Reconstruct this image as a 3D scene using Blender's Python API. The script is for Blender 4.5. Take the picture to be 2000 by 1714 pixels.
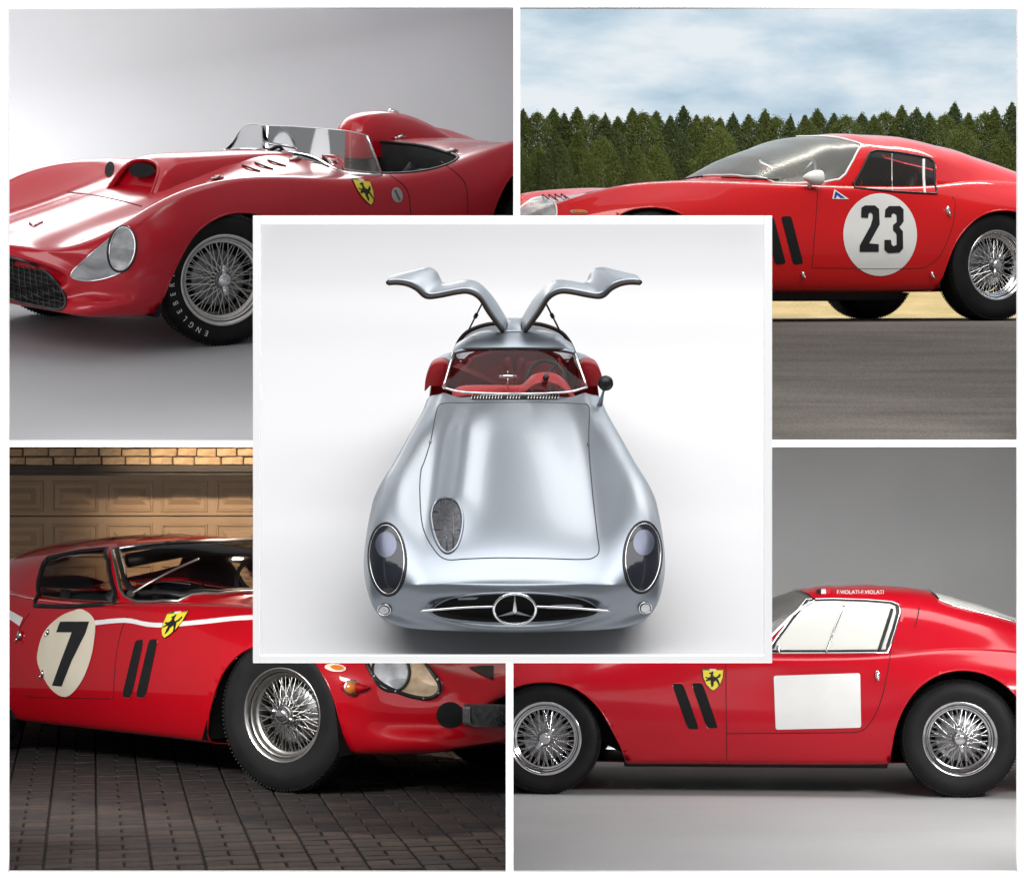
import bpy, bmesh, math, random
import numpy as np
from mathutils import Vector, Matrix
from mathutils.bvhtree import BVHTree
from mathutils.geometry import tessellate_polygon
random.seed(7)
for o in list(bpy.data.objects): bpy.data.objects.remove(o)
SC = bpy.context.scene
COL = SC.collection
R = math.radians
K, D = .00225, 11.5                      # metres per photo pixel at the frame plane, camera distance
# ------------------------------------------------------------------ camera, world, lamps, exposure
cam = bpy.data.objects.new('camera', bpy.data.cameras.new('camera')); COL.objects.link(cam)
cam.location = (0, -D, 0); cam.rotation_euler = (R(90), 0, 0)
cam.data.sensor_width = 36; cam.data.lens = 36*D/(2000*K); cam.data.clip_end = 200; cam.data.clip_start = .1
SC.camera = cam
w = bpy.data.worlds.new('World'); SC.world = w; w.use_nodes = True
w.node_tree.nodes['Background'].inputs[0].default_value = (.95, .97, 1, 1)
w.node_tree.nodes['Background'].inputs[1].default_value = .24
SC.view_settings.view_transform = 'Standard'; SC.view_settings.look = 'None'
SC.view_settings.exposure = 0; SC.view_settings.gamma = 1

def lamp(name, loc, target, size, power, color=(1, 1, 1), kind='AREA', sy=None, spot=60, blend=.3, spread=180):
    d = bpy.data.lights.new(name, kind); d.energy = power; d.color = color
    if kind == 'AREA':
        d.shape = 'RECTANGLE'; d.size = size; d.size_y = sy or size; d.spread = R(spread)
    elif kind == 'SPOT':
        d.spot_size = R(spot); d.spot_blend = blend; d.shadow_soft_size = size
    o = bpy.data.objects.new(name, d); COL.objects.link(o); o.location = loc
    o.rotation_euler = (Vector(target)-Vector(loc)).to_track_quat('-Z', 'Y').to_euler()
    return o
lamp('frame_fill', (0, -6.0, 7.0), (0, -.6, 0), 15, 1370, sy=6)  # added in front to whiten the frame; also lights the centre scene
lamp('frame_fill', (0, -3.6, -6.2), (0, 0, -.6), 5, 980, sy=2)  # added from below to whiten the frame rails
# upper left studio
lamp('softbox', (-2.0, 3.6, 3.4), (-1.6, 4.0, .6), 3.0, 26, sy=2.4)
lamp('back_softbox', (-2.4, 7.2, 4.1), (-1.8, 3.4, .9), 4.0, 95, sy=1.3)
lamp('softbox', (-4.6, 6.3, 1.6), (-3.6, 8.3, 2.0), 1.2, 125)
lamp('softbox', (-4.3, 1.2, 1.6), (-2.6, 3.2, .2), 1.6, 30)
# lower right studio
lamp('softbox', (1.9, 3.5, .40), (1.9, 3.7, -1.5), 3.2, 44, sy=.8)
lamp('floor_softbox', (2.0, 7.0, -2.08), (2.0, 8.75, -1.75), 4.4, 34, sy=.25)
lamp('softbox', (3.4, .9, -.2), (2.0, 3.3, -1.3), 1.6, 88, sy=.35)
# lower left yard: low warm sun over the beam, sun from behind the car, added front lamp to brighten the car
lamp('sun_lamp', (-2.0, 4.5, .42), (-1.95, 6.9, -.55), 0.07, 380, (1, .80, .58), 'SPOT', spot=52, blend=.9)
lamp('sun_lamp', (-1.3, 5.3, .55), (-.9, 2.0, -1.9), .08, 170, (1, .80, .64), 'SPOT', spot=105, blend=.5)
lamp('softbox', (-2.9, .7, -.30), (-1.7, 3.2, -1.4), 1.4, 40, sy=.4, spread=110)
# upper right track
lamp('sky_fill', (2.8, .2, 5.6), (1.6, 4.5, 1.0), 4.2, 330, (1, .97, .92), 'AREA')
lamp('sky_fill', (3.0, 6.8, 5.9), (3.0, 12.5, 1.5), 4.0, 1250, (1, .96, .86), 'AREA')  # added out of view to brighten the wood
try: SC.cycles.sample_clamp_indirect = 4
except Exception: pass

# ------------------------------------------------------------------ helpers
def FX(px, Y): return (px-1000)*K*(1+Y/D)
def FZ(py, Y): return (857-py)*K*(1+Y/D)

def mesh_obj(name, verts, faces, mat=None, parent=None, smooth=False, loc=None):
    me = bpy.data.meshes.new(name); me.from_pydata([tuple(v) for v in verts], [], [tuple(f) for f in faces])
    return finish(name, me, mat, parent, smooth)
def finish(name, me, mat, parent, smooth):
    me.validate(); me.update()
    if mat:
        me.materials.append(mat)
    if smooth: me.polygons.foreach_set('use_smooth', [True]*len(me.polygons))
    o = bpy.data.objects.new(name, me); COL.objects.link(o)
    if parent is not None: o.parent = parent
    return o
def bm_obj(name, bm, mat=None, parent=None, smooth=False):
    me = bpy.data.meshes.new(name); bm.to_mesh(me); bm.free()
    return finish(name, me, mat, parent, smooth)
def tag(o, label=None, cat=None, group=None, kind=None):
    if label: o['label'] = label
    if cat: o['category'] = cat
    if group: o['group'] = group
    if kind: o['kind'] = kind
    return o
def empty(name, M=None, parent=None):
    o = bpy.data.objects.new(name, None); COL.objects.link(o); o.empty_display_size = .1
    if parent is not None: o.parent = parent
    if M is not None: o.matrix_basis = M
    return o
def box(x0, x1, y0, y1, z0, z1, bev=0):
    bm = bmesh.new()
    v = [bm.verts.new((x, y, z)) for x in (x0, x1) for y in (y0, y1) for z in (z0, z1)]
    for f in ((0, 1, 3, 2), (4, 6, 7, 5), (0, 4, 5, 1), (2, 3, 7, 6), (0, 2, 6, 4), (1, 5, 7, 3)): bm.faces.new([v[i] for i in f])
    if bev: bmesh.ops.bevel(bm, geom=bm.edges[:], offset=bev, segments=2, affect='EDGES', profile=.5)
    bmesh.ops.recalc_face_normals(bm, faces=bm.faces[:])
    return bm
def tube_data(pts, r, n=8, closed=False, caps=True):
    P = [Vector(p) for p in pts]; N = len(P); V = []; F = []
    rs = r if isinstance(r, (list, tuple)) else [r]*N
    up = None
    for i in range(N):
        a = P[(i-1) % N] if (i or closed) else P[0]; b = P[(i+1) % N] if (i < N-1 or closed) else P[-1]
        t = (b-a).normalized() if (b-a).length > 1e-9 else Vector((1, 0, 0))
        if up is None: up = t.orthogonal().normalized()
        up = (up-t*up.dot(t))
        up = up.normalized() if up.length > 1e-6 else t.orthogonal().normalized()
        s = t.cross(up)
        for j in range(n):
            q = 2*math.pi*j/n; V.append(P[i]+(up*math.cos(q)+s*math.sin(q))*rs[i])
    for i in range(N if closed else N-1):
        for j in range(n):
            a = i*n+j; b = i*n+(j+1) % n; c = ((i+1) % N)*n+(j+1) % n; d = ((i+1) % N)*n+j
            F.append((a, b, c, d))
    if caps and not closed: F.append(tuple(range(n))[::-1]); F.append(tuple(range((N-1)*n, N*n)))
    return V, F
def join(parts):
    V = []; F = []
    for v, f in parts:
        o = len(V); V += list(v); F += [tuple(i+o for i in g) for g in f]
    return V, F
def lathe_data(prof, n=64, axis='y', closed=False, a0=0, a1=2*math.pi):
    V = []; F = []; m = len(prof); full = abs(a1-a0-2*math.pi) < 1e-6
    nn = n if full else n+1
    for i in range(nn):
        a = a0+(a1-a0)*i/n
        for (r, h) in prof: V.append(Vector((r*math.cos(a), h, r*math.sin(a))))
    for i in range(n):
        for j in range(m if closed else m-1):
            a = i*m+j; b = i*m+(j+1) % m; c = ((i+1) % nn)*m+(j+1) % m; d = ((i+1) % nn)*m+j
            F.append((a, d, c, b))
    return V, F
def smooth_path(pts, n=8, closed=False):
    P = np.array(pts, float); N = len(P); out = []
    for i in range(N if closed else N-1):
        g = (lambda k: P[k % N]) if closed else (lambda k: P[min(max(k, 0), N-1)])
        p0, p1, p2, p3 = g(i-1), g(i), g(i+1), g(i+2)
        for j in range(n):
            t = j/n
            out.append(.5*((2*p1)+(-p0+p2)*t+(2*p0-5*p1+4*p2-p3)*t*t+(-p0+3*p1-3*p2+p3)*t**3))
    if not closed: out.append(P[-1])
    return [tuple(q) for q in out]

# ---- smooth surfaces: near-interpolating cubic B-spline net
def bs_eval(P, n, closed, it=3):
    P = np.array(P, float)
    def ext(C):
        if closed: return np.concatenate([C[-1:], C, C[:2]])
        return np.concatenate([2*C[:1]-C[1:2], C, 2*C[-1:]-C[-2:-1]])
    C = P.copy()
    for _ in range(it):
        E = ext(C); S = (E[:len(P)]+4*E[1:len(P)+1]+E[2:len(P)+2])/6
        C = C+(P-S)*.9
    E = ext(C); segs = len(P) if closed else len(P)-1
    out = []
    for i in range(segs):
        p0, p1, p2 = E[i], E[i+1], E[i+2]
        p3 = E[i+3] if i+3 < len(E) else 2*E[-1]-E[-2]
        for j in range(n):
            t = j/n
            out.append(((1-t)**3*p0+(3*t**3-6*t*t+4)*p1+(-3*t**3+3*t*t+3*t+1)*p2+t**3*p3)/6)
    if not closed:
        i = segs-1; out.append((E[i+1]+4*E[i+2]+(E[i+3] if i+3 < len(E) else 2*E[-1]-E[-2]))/6)
    return np.array(out)
def net(rows, su=6, sv=6, mirror=True, cap0=False, cap1=False):
    G = []
    for r in rows:
        h = [Vector(p) for p in r]
        if mirror: h = h+[Vector((p.x, -p.y, p.z)) for p in h[-2:0:-1]]
        G.append([tuple(p) for p in h])
    G = np.array(G)                                  # N x L x 3
    A = bs_eval(G, su, False)                        # along the car
    B = bs_eval(A.transpose(1, 0, 2), sv, mirror).transpose(1, 0, 2)
    n, m = B.shape[:2]
    bm = bmesh.new(); V = [[bm.verts.new(B[i, j]) for j in range(m)] for i in range(n)]
    for i in range(n-1):
        for j in range(m if mirror else m-1):
            bm.faces.new((V[i][j], V[i+1][j], V[i+1][(j+1) % m], V[i][(j+1) % m]))
    if cap0: bm.faces.new(V[0][::-1])
    if cap1: bm.faces.new(V[-1])
    bmesh.ops.recalc_face_normals(bm, faces=bm.faces[:])
    return bm
def orient(bm):
    c = sum((v.co for v in bm.verts), Vector())/len(bm.verts)
    if sum((f.calc_center_median()-c).dot(f.normal)*f.calc_area() for f in bm.faces) < 0: bmesh.ops.reverse_faces(bm, faces=bm.faces[:])
    return bm
def pip(p, poly):
    x, y = p; c = False; j = len(poly)-1
    for i in range(len(poly)):
        xi, yi = poly[i]; xj, yj = poly[j]
        if (yi > y) != (yj > y) and x < (xj-xi)*(y-yi)/(yj-yi)+xi: c = not c
        j = i
    return c
def cutter(bm, poly, proj, plane, keep=lambda f: True, separate=False):
    """cut the outline poly (2D in proj space) into bm; delete (or return) the faces inside"""
    xs = [p[0] for p in poly]; ys = [p[1] for p in poly]
    bb = (min(xs), max(xs), min(ys), max(ys)); pad = .15*max(bb[1]-bb[0], bb[3]-bb[2])
    fs = []
    for f in bm.faces:
        if not keep(f): continue
        q = [proj(v.co) for v in f.verts]
        if max(a[0] for a in q) > bb[0]-pad and min(a[0] for a in q) < bb[1]+pad and max(a[1] for a in q) > bb[2]-pad and min(a[1] for a in q) < bb[3]+pad: fs.append(f)
    def hull(fs):
        s = set(fs); e = set(); v = set()
        for f in fs:
            e.update(f.edges); v.update(f.verts)
        return list(v)+list(e)+list(s)
    for i in range(len(poly)):
        a = poly[i]; b = poly[(i+1) % len(poly)]
        co, no = plane(a, b)
        # only faces near this edge
        lo = (min(a[0], b[0]), max(a[0], b[0]), min(a[1], b[1]), max(a[1], b[1])); near = []
        for f in fs:
            q = [proj(v.co) for v in f.verts]
            if max(c[0] for c in q) >= lo[0] and min(c[0] for c in q) <= lo[1] and max(c[1] for c in q) >= lo[2] and min(c[1] for c in q) <= lo[3]: near.append(f)
        if not near: continue
        r = bmesh.ops.bisect_plane(bm, geom=hull(near), dist=1e-6, plane_co=co, plane_no=no)
        ns = set(near); fs = [f for f in fs if f.is_valid and f not in ns]+[g for g in r['geom'] if isinstance(g, bmesh.types.BMFace) and g.is_valid]
        fs = list(dict.fromkeys(fs))
    ins = [f for f in fs if f.is_valid and pip(proj(f.calc_center_median()), poly)]
    out = None
    if separate:
        out = bmesh.new(); mp = {}
        for f in ins:
            vs = []
            for v in f.verts:
                if v not in mp: mp[v] = out.verts.new(v.co)
                vs.append(mp[v])
            out.faces.new(vs)
        out.normal_update()
    bmesh.ops.delete(bm, geom=ins, context='FACES')
    return out
side_proj = lambda co: (co.x, co.z)
def side_plane(a, b): return Vector((a[0], 0, a[1])), Vector((-(b[1]-a[1]), 0, b[0]-a[0]))
top_proj = lambda co: (co.x, co.y)
def top_plane(a, b): return Vector((a[0], a[1], 0)), Vector((-(b[1]-a[1]), b[0]-a[0], 0))
front_proj = lambda co: (co.y, co.z)
def front_plane(a, b): return Vector((0, a[0], a[1])), Vector((0, -(b[1]-a[1]), b[0]-a[0]))

def grid_poly(polys, step):
    """flat mesh of one or more 2D outlines (outer first, then holes) cut along a grid"""
    bm = bmesh.new()
    vl = [[Vector((p[0], p[1], 0)) for p in q] for q in polys]
    flat = [v for q in vl for v in q]; vs = [bm.verts.new(v) for v in flat]
    for t in tessellate_polygon(vl):
        try: bm.faces.new([vs[i] for i in t])
        except ValueError: pass
    xs = [v.x for v in flat]; ys = [v.y for v in flat]
    for ax, lo, hi in ((0, min(xs), max(xs)), (1, min(ys), max(ys))):
        k = lo+step
        while k < hi:
            co = Vector((k, 0, 0)) if ax == 0 else Vector((0, k, 0)); no = Vector((1, 0, 0)) if ax == 0 else Vector((0, 1, 0))
            bmesh.ops.bisect_plane(bm, geom=bm.verts[:]+bm.edges[:]+bm.faces[:], dist=1e-5, plane_co=co, plane_no=no); k += step
    return bm

class Rig:
    """car frame: local x forward, y left, z up, metres; placed by one anchor point seen at one pixel"""
    def __init__(s, side, th, t, sc, px, py, Y, anchor, clip=()):
        th = R(th); t = R(t)
        if side == 'L': f = (-math.cos(th), -math.sin(th), 0); l = (math.sin(th), -math.cos(th), 0)
        else: f = (math.cos(th), -math.sin(th), 0); l = (math.sin(th), math.cos(th), 0)
        A = Matrix(((f[0], l[0], 0), (f[1], l[1], 0), (0, 0, 1)))
        A = Matrix.Rotation(t, 3, 'X') @ A * sc
        T = Vector((FX(px, Y), Y, FZ(py, Y)))-A @ Vector(anchor)
        s.M = Matrix.Translation(T) @ A.to_4x4(); s.inv = s.M.inverted(); s.cam = s.inv @ Vector((0, -D, 0))
        s.sc = sc; s.bvh = None; s.clip = clip
    def ray(s, px, py):
        return ((s.inv @ Vector((FX(px, 0), 0, FZ(py, 0))))-s.cam).normalized()
    def px(s, p):
        q = s.M @ Vector(p); k = D/((q.y+D)*K); return (1000+q.x*k, 857-q.z*k)
    def at(s, px, py, ax, val):
        d = s.ray(px, py); t = (val-s.cam[ax])/d[ax]; return s.cam+d*t
    def set_bvh(s, bms):
        V = []; F = []
        for b in bms:
            b.verts.ensure_lookup_table(); b.verts.index_update(); o = len(V); V += [v.co.copy() for v in b.verts]; F += [[v.index+o for v in f.verts] for f in b.faces]
        s.bvh = BVHTree.FromPolygons(V, F)
    def hit(s, px, py, off=0.):
        d = s.ray(px, py); h = s.bvh.ray_cast(s.cam, d)
        if h[0] is None: return None
        n = h[1]
        if n.dot(d) > 0: n = -n
        return h[0]+n*off
    def hits(s, pts, off=0.):
        o = []; last = None
        for p in pts:
            h = s.hit(p[0], p[1], off)
            if h is not None: o.append(h)
        return o
    def decal(s, name, polys, mat, parent, off=.003, step=5):
        if not isinstance(polys[0][0], (tuple, list, np.ndarray)): polys = [polys]
        bm = grid_poly(polys, step); bad = []
        for v in bm.verts:
            h = s.hit(v.co.x, v.co.y, off)
            if h is None: bad.append(v)
            else: v.co = h
        bmesh.ops.delete(bm, geom=bad, context='VERTS')
        return bm_obj(name, bm, mat, parent, True)
    def line(s, name, pts, r, mat, parent, off=0., closed=False, n=6, sm=8):
        P = s.hits(smooth_path(pts, sm, closed) if sm else pts, off)
        if len(P) < 2: return None
        V, F = tube_data(P, r, n, closed)
        return mesh_obj(name, V, F, mat, parent, True)
def clip_children(root, pxlim=None, side=1):
    """trim a model at the partition it touches: keeps photo x < pxlim (side 1) or > pxlim (side -1)"""
    no = Vector((1, -(pxlim-1000)*K/D, 0))*side; co = Vector((FX(pxlim, 0), 0, 0))
    bpy.context.view_layer.update()
    for o in root.children_recursive:
        if o.type != 'MESH': continue
        W = o.matrix_world; I = W.inverted()
        c = [W @ Vector(b) for b in o.bound_box]
        if all((p-co).dot(no) < 0 for p in c): continue
        bm = bmesh.new(); bm.from_mesh(o.data)
        lco = I @ co; lno = (W.to_3x3().transposed() @ no).normalized()
        bmesh.ops.bisect_plane(bm, geom=bm.verts[:]+bm.edges[:]+bm.faces[:], dist=1e-6, plane_co=lco, plane_no=lno, clear_outer=True)
        if len(bm.faces) == 0:
            bm.free(); me = o.data; bpy.data.objects.remove(o); continue
        me = o.data.copy(); bm.to_mesh(me); bm.free(); o.data = me
    bpy.context.view_layer.update()
    for o in list(root.children_recursive):
        if o.type == 'EMPTY' and not o.children: bpy.data.objects.remove(o)

# ------------------------------------------------------------------ materials
def mat(name, col, rough=.5, metal=0., coat=0., noise=None, bump=None, spec=.5, emit=None, trans=0., ior=1.45, coatr=.03, alpha=1):
    m = bpy.data.materials.new(name); m.use_nodes = True; nt = m.node_tree; b = nt.nodes['Principled BSDF']
    b.inputs['Base Color'].default_value = (*col, 1); b.inputs['Roughness'].default_value = rough
    b.inputs['Metallic'].default_value = metal; b.inputs['Coat Weight'].default_value = coat; b.inputs['Coat Roughness'].default_value = coatr
    b.inputs['Specular IOR Level'].default_value = spec; b.inputs['Transmission Weight'].default_value = trans; b.inputs['IOR'].default_value = ior
    b.inputs['Alpha'].default_value = alpha
    if emit: b.inputs['Emission Color'].default_value = (*emit[:3], 1); b.inputs['Emission Strength'].default_value = emit[3]
    tc = nt.nodes.new('ShaderNodeTexCoord')
    if noise:                                  # (scale, colour 2, detail, stretch)
        nz = nt.nodes.new('ShaderNodeTexNoise'); nz.inputs['Scale'].default_value = noise[0]; nz.inputs['Detail'].default_value = noise[2]
        mp = nt.nodes.new('ShaderNodeMapping'); mp.inputs['Scale'].default_value = noise[3] if len(noise) > 3 else (1, 1, 1)
        mx = nt.nodes.new('ShaderNodeMix'); mx.data_type = 'RGBA'; cr = nt.nodes.new('ShaderNodeValToRGB')
        cr.color_ramp.elements[0].position = .35; cr.color_ramp.elements[1].position = .65
        nt.links.new(tc.outputs['Object'], mp.inputs[0]); nt.links.new(mp.outputs[0], nz.inputs['Vector'])
        nt.links.new(nz.outputs['Fac'], cr.inputs[0]); nt.links.new(cr.outputs[0], mx.inputs[0])
        mx.inputs[6].default_value = (*col, 1); mx.inputs[7].default_value = (*noise[1], 1)
        nt.links.new(mx.outputs[2], b.inputs['Base Color'])
    if bump:                                   # (scale, strength, distance)
        nz = nt.nodes.new('ShaderNodeTexNoise'); nz.inputs['Scale'].default_value = bump[0]; nz.inputs['Detail'].default_value = 6
        bp = nt.nodes.new('ShaderNodeBump'); bp.inputs['Strength'].default_value = bump[1]; bp.inputs['Distance'].default_value = bump[2]
        nt.links.new(tc.outputs['Object'], nz.inputs['Vector']); nt.links.new(nz.outputs['Fac'], bp.inputs['Height']); nt.links.new(bp.outputs[0], b.inputs['Normal'])
    return m
MT = {}
MT['frame'] = mat('white_frame', (.93, .93, .93), .6, bump=(40, .05, .001))
MT['red_deep'] = mat('red_paint_deep', (.50, .002, .010), .30, coat=1, spec=.15, noise=(3, (.47, .002, .009), 2))
MT['red_soft'] = mat('red_paint_soft_gloss', (.50, .002, .014), .34, coat=1, coatr=.17, spec=.15, noise=(3, (.47, .002, .013), 2))
MT['alloy'] = mat('polished_alloy', (.80, .79, .76), .32, metal=.9, noise=(30, (.74, .73, .70), 2))
MT['red_bright'] = mat('red_paint_bright', (.66, .004, .006), .30, coat=1, spec=.15, noise=(3, (.63, .004, .006), 2))
MT['red_studio'] = mat('red_paint_satin', (.52, .002, .014), .35, coat=.8, coatr=.12, spec=.15, noise=(3, (.49, .002, .013), 2))
MT['silver'] = mat('silver_paint', (.29, .318, .355), 0.42, metal=.92, coat=.12, noise=(300, (.275, .303, .34), 2))
MT['chrome'] = mat('chrome', (.82, .82, .83), .12, metal=1, noise=(20, (.78, .78, .8), 2))
MT['satin'] = mat('satin_metal', (.62, .61, .58), .3, metal=1, noise=(30, (.55, .54, .52), 2))
MT['steel'] = mat('dark_steel', (.25, .25, .25), .4, metal=1, noise=(30, (.18, .18, .18), 2))
MT['tyre'] = mat('tyre_rubber', (.009, .009, .010), .6, spec=.25, noise=(9, (.014, .014, .014), 4), bump=(90, .15, .002))
MT['black'] = mat('black_trim', (.008, .008, .009), .45, noise=(20, (.012, .012, .012), 2))
MT['void'] = mat('black_lining', (.004, .004, .004), .9, noise=(20, (.006, .006, .006), 2))
MT['seam'] = mat('seam_shadow_gap', (.06, .002, .004), .7, noise=(20, (.05, .002, .004), 2))
MT['white'] = mat('white_vinyl', (.86, .86, .84), .4, coat=.5, noise=(8, (.83, .83, .81), 3))
MT['cream'] = mat('cream_vinyl', (.84, .76, .60), .4, coat=.3, noise=(8, (.80, .72, .56), 3))
MT['blackv'] = mat('black_vinyl', (.012, .012, .014), .4, noise=(20, (.016, .016, .018), 3))
MT['yellow'] = mat('yellow_enamel', (.90, .74, .04), .3, coat=.6, noise=(60, (.86, .70, .04), 2))
MT['green'] = mat('green_enamel', (.02, .25, .06), .4, noise=(60, (.02, .22, .05), 2))
MT['blue'] = mat('blue_vinyl', (.02, .05, .42), .4, noise=(60, (.02, .05, .38), 2))
MT['redv'] = mat('red_vinyl', (.6, .02, .03), .4, noise=(60, (.55, .02, .03), 2))
MT['amber'] = mat('amber_lens', (.75, .22, .03), .15, coat=1, noise=(80, (.7, .18, .02), 2))
MT['leather'] = mat('red_leather', (.40, .016, .02), .5, noise=(12, (.32, .012, .016), 3), bump=(60, .3, .003))
MT['dark'] = mat('dark_leather', (.02, .02, .022), .5, noise=(12, (.03, .03, .032), 3), bump=(40, .5, .004))
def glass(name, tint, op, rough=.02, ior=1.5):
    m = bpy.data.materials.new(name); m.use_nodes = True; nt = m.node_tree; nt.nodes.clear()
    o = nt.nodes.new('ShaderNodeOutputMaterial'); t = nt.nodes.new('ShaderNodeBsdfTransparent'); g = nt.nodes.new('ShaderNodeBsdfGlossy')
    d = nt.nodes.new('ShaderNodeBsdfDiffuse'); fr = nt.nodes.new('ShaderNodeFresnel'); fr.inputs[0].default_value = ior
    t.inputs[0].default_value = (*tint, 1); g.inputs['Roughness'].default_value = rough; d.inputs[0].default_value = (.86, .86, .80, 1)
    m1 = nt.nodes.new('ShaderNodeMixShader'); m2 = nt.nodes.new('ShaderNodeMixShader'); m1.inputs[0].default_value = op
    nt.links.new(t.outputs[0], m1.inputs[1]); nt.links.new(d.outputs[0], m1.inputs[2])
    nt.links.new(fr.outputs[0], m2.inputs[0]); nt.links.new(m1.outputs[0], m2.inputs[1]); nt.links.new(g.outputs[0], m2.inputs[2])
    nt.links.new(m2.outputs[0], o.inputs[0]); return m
MT['pale_view_glass'] = glass('painted_view_glass', (.85, .85, .78), .82, .03); MT['haze_glass'] = glass('white_glare_glass', (.9, .92, .92), .14, .25)  # cream put in for the bright view behind, white mix for reflections
MT['perspex_film'] = glass('thin_perspex', (.97, .95, .92), .0, .06, 1.03)
MT['thin_glass'] = glass('thin_clear_glass', (.95, .95, .95), .0, .06, 1.22)
MT['glass'] = glass('clear_glass', (.9, .92, .92), .02)
MT['smoke'] = glass('smoked_glass', (.5, .52, .52), .05)

# ================================================================== THE DISPLAY: white frame, partitions, backdrops
def frame_rail(parent, x0, x1, z0, z1, y0, y1):
    return bm_obj('rail', box(x0, x1, y0, y1, z0, z1, .0015), MT['frame'], parent)
fr = tag(empty('display_frame'), 'large white display frame dividing the four outer car scenes', 'frame')
for (a, b, c, d) in ((-900, 16, -1200, 2400), (1987.5, 2900, -1200, 2400), (16, 1987.5, -1200, 16), (16, 1987.5, 1701, 2400),  # outer rails widened out of view to shield the scenes from lamps
                     (1002.5, 1016, 16, 428), (16, 500, 859.5, 872.5), (1502, 1987.5, 858.5, 872.5), (988, 1002.5, 1287, 1701)):
    frame_rail(fr, FX(a, 0), FX(b, 0), FZ(d, 0), FZ(c, 0), -.012, .03)
q9 = .9; near = lambda Y: -D+(Y+D)*q9     # the centre scene stands well in front of the others
Yc = near(-2.2)
f2 = tag(empty('picture_frame', Matrix.Translation((0, Yc, 0))), 'white front frame round the silver gullwing car scene', 'frame')
for (a, b, c, d) in ((495, 509, 422, 1293), (1492.5, 1507, 422, 1293), (509, 1492.5, 422, 437), (509, 1492.5, 1278.5, 1293)):
    frame_rail(f2, FX(a, Yc), FX(b, Yc), FZ(d, Yc), FZ(c, Yc), -.02, .02)

def sweep(name, prof, xl, xr, m, nx=2, sub=8, smooth=True, kind='structure', thick=0):
    P = smooth_path(prof, sub) if sub > 1 else prof
    V = []; F = []
    for (Y, z) in P:
        for i in range(nx):
            V.append((xl(Y)+(xr(Y)-xl(Y))*i/(nx-1), Y, z))
    for j in range(len(P)-1):
        for i in range(nx-1):
            a = j*nx+i; F.append((a, a+1, a+nx+1, a+nx))
    o = mesh_obj(name, V, F, m, None, smooth); tag(o, kind=kind); return o
def partition(name, pa, Y0, Y1, lo, hi, vert, w=2.5):
    """board standing edge-on behind a divider of the frame"""
    V = []
    for Y in (Y0, Y1):
        if vert:
            for dx in (-w, w): V += [(FX(pa+dx, Y), Y, lo(Y)), (FX(pa+dx, Y), Y, hi(Y))]
        else:
            for dx in (-w, w): V += [(lo(Y), Y, FZ(pa+dx, Y)), (hi(Y), Y, FZ(pa+dx, Y))]
    F = [(0, 1, 3, 2), (4, 6, 7, 5), (0, 4, 5, 1), (2, 3, 7, 6), (0, 2, 6, 4), (1, 5, 7, 3)]
    return mesh_obj(name, V, F, MT['partition'])
MT['partition'] = mat('partition_board', (.35, .35, .36), .8, noise=(6, (.32, .32, .33), 3))
MT['cyc_l'] = mat('grey_studio_paper', (.40, .40, .415), .75, noise=(1.2, (.385, .385, .40), 4))
MT['cyc_r'] = mat('grey_studio_floor', (.42, .42, .42), .7, noise=(1.5, (.395, .395, .395), 5), bump=(25, .08, .004))
MT['paper'] = mat('white_seamless_paper', (.525, .525, .537), .8, noise=(1, (.515, .515, .527), 3))
Yb = 9.5
for pa, Y0, Y1, lo, hi in ((1009, .03, 1.9, lambda Y: FZ(425, Y), lambda Y: 4.6), (1009, 1.9, 13.5, lambda Y: FZ(860, Y), lambda Y: 4.6),
                          (995, .03, 1.9, lambda Y: -4.2, lambda Y: FZ(1290, Y)), (995, 1.9, Yb, lambda Y: -4.2, lambda Y: FZ(878, Y))):
    tag(partition('partition', pa, Y0, Y1, lo, hi, True), kind='structure')
for nm, pa, lo, hi in (('partition', 866, lambda Y: -4.6, lambda Y: FX(500, Y)), ('partition', 865.5, lambda Y: FX(1502, Y), lambda Y: 5.2)):
    tag(partition(nm, pa, .03, .10, lo, hi, False, 2.0), kind='structure')
# --- upper left studio: grey paper sweep, sloping gently up behind the spider
RTL = Rig('L', 47, 12, 1.12, 428, 545, 3.3, (0, .68, .33))
def floor_z(rig, Y, x=0):
    n = (rig.M.to_3x3() @ Vector((0, 0, 1))).normalized(); p = rig.M.translation
    return p.z-(n.y*(Y-p.y)+n.x*(x-p.x))/n.z
fz = lambda Y: floor_z(RTL, Y)
tl = sweep('studio_sweep', [(.04, FZ(861, .04)), (.5, .0), (1.0, .035), (1.6, fz(1.6)), (2.5, fz(2.5)), (4, fz(4)), (5.5, fz(5.5)), (6.6, fz(6.6)), (7.3, fz(7.3)+.05), (7.9, fz(7.9)+.4), (8.2, fz(8.2)+1.1), (8.3, 3.5), (8.3, 5.0)],
           lambda Y: -5.2, lambda Y: FX(1006, Y), MT['cyc_l'])
# --- lower right studio
RBR = Rig('L', -5, -2.5, .985, 1065, 1441, 3.6, (0, .72, .325))
fb = lambda Y: floor_z(RBR, Y)
br = sweep('studio_sweep', [(.03, -1.935), (.5, -1.93), (1.2, -1.935), (2.0, fb(2.0)), (3, fb(3)), (4.5, fb(4.5)), (6, fb(6)), (7.0, fb(7)), (7.8, fb(7.8)+.06), (8.5, fb(8.5)+.5), (8.8, -1.2), (8.85, -.3), (8.85, .9)],
           lambda Y: FX(998, Y), lambda Y: 5.4, MT['cyc_r'])
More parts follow.
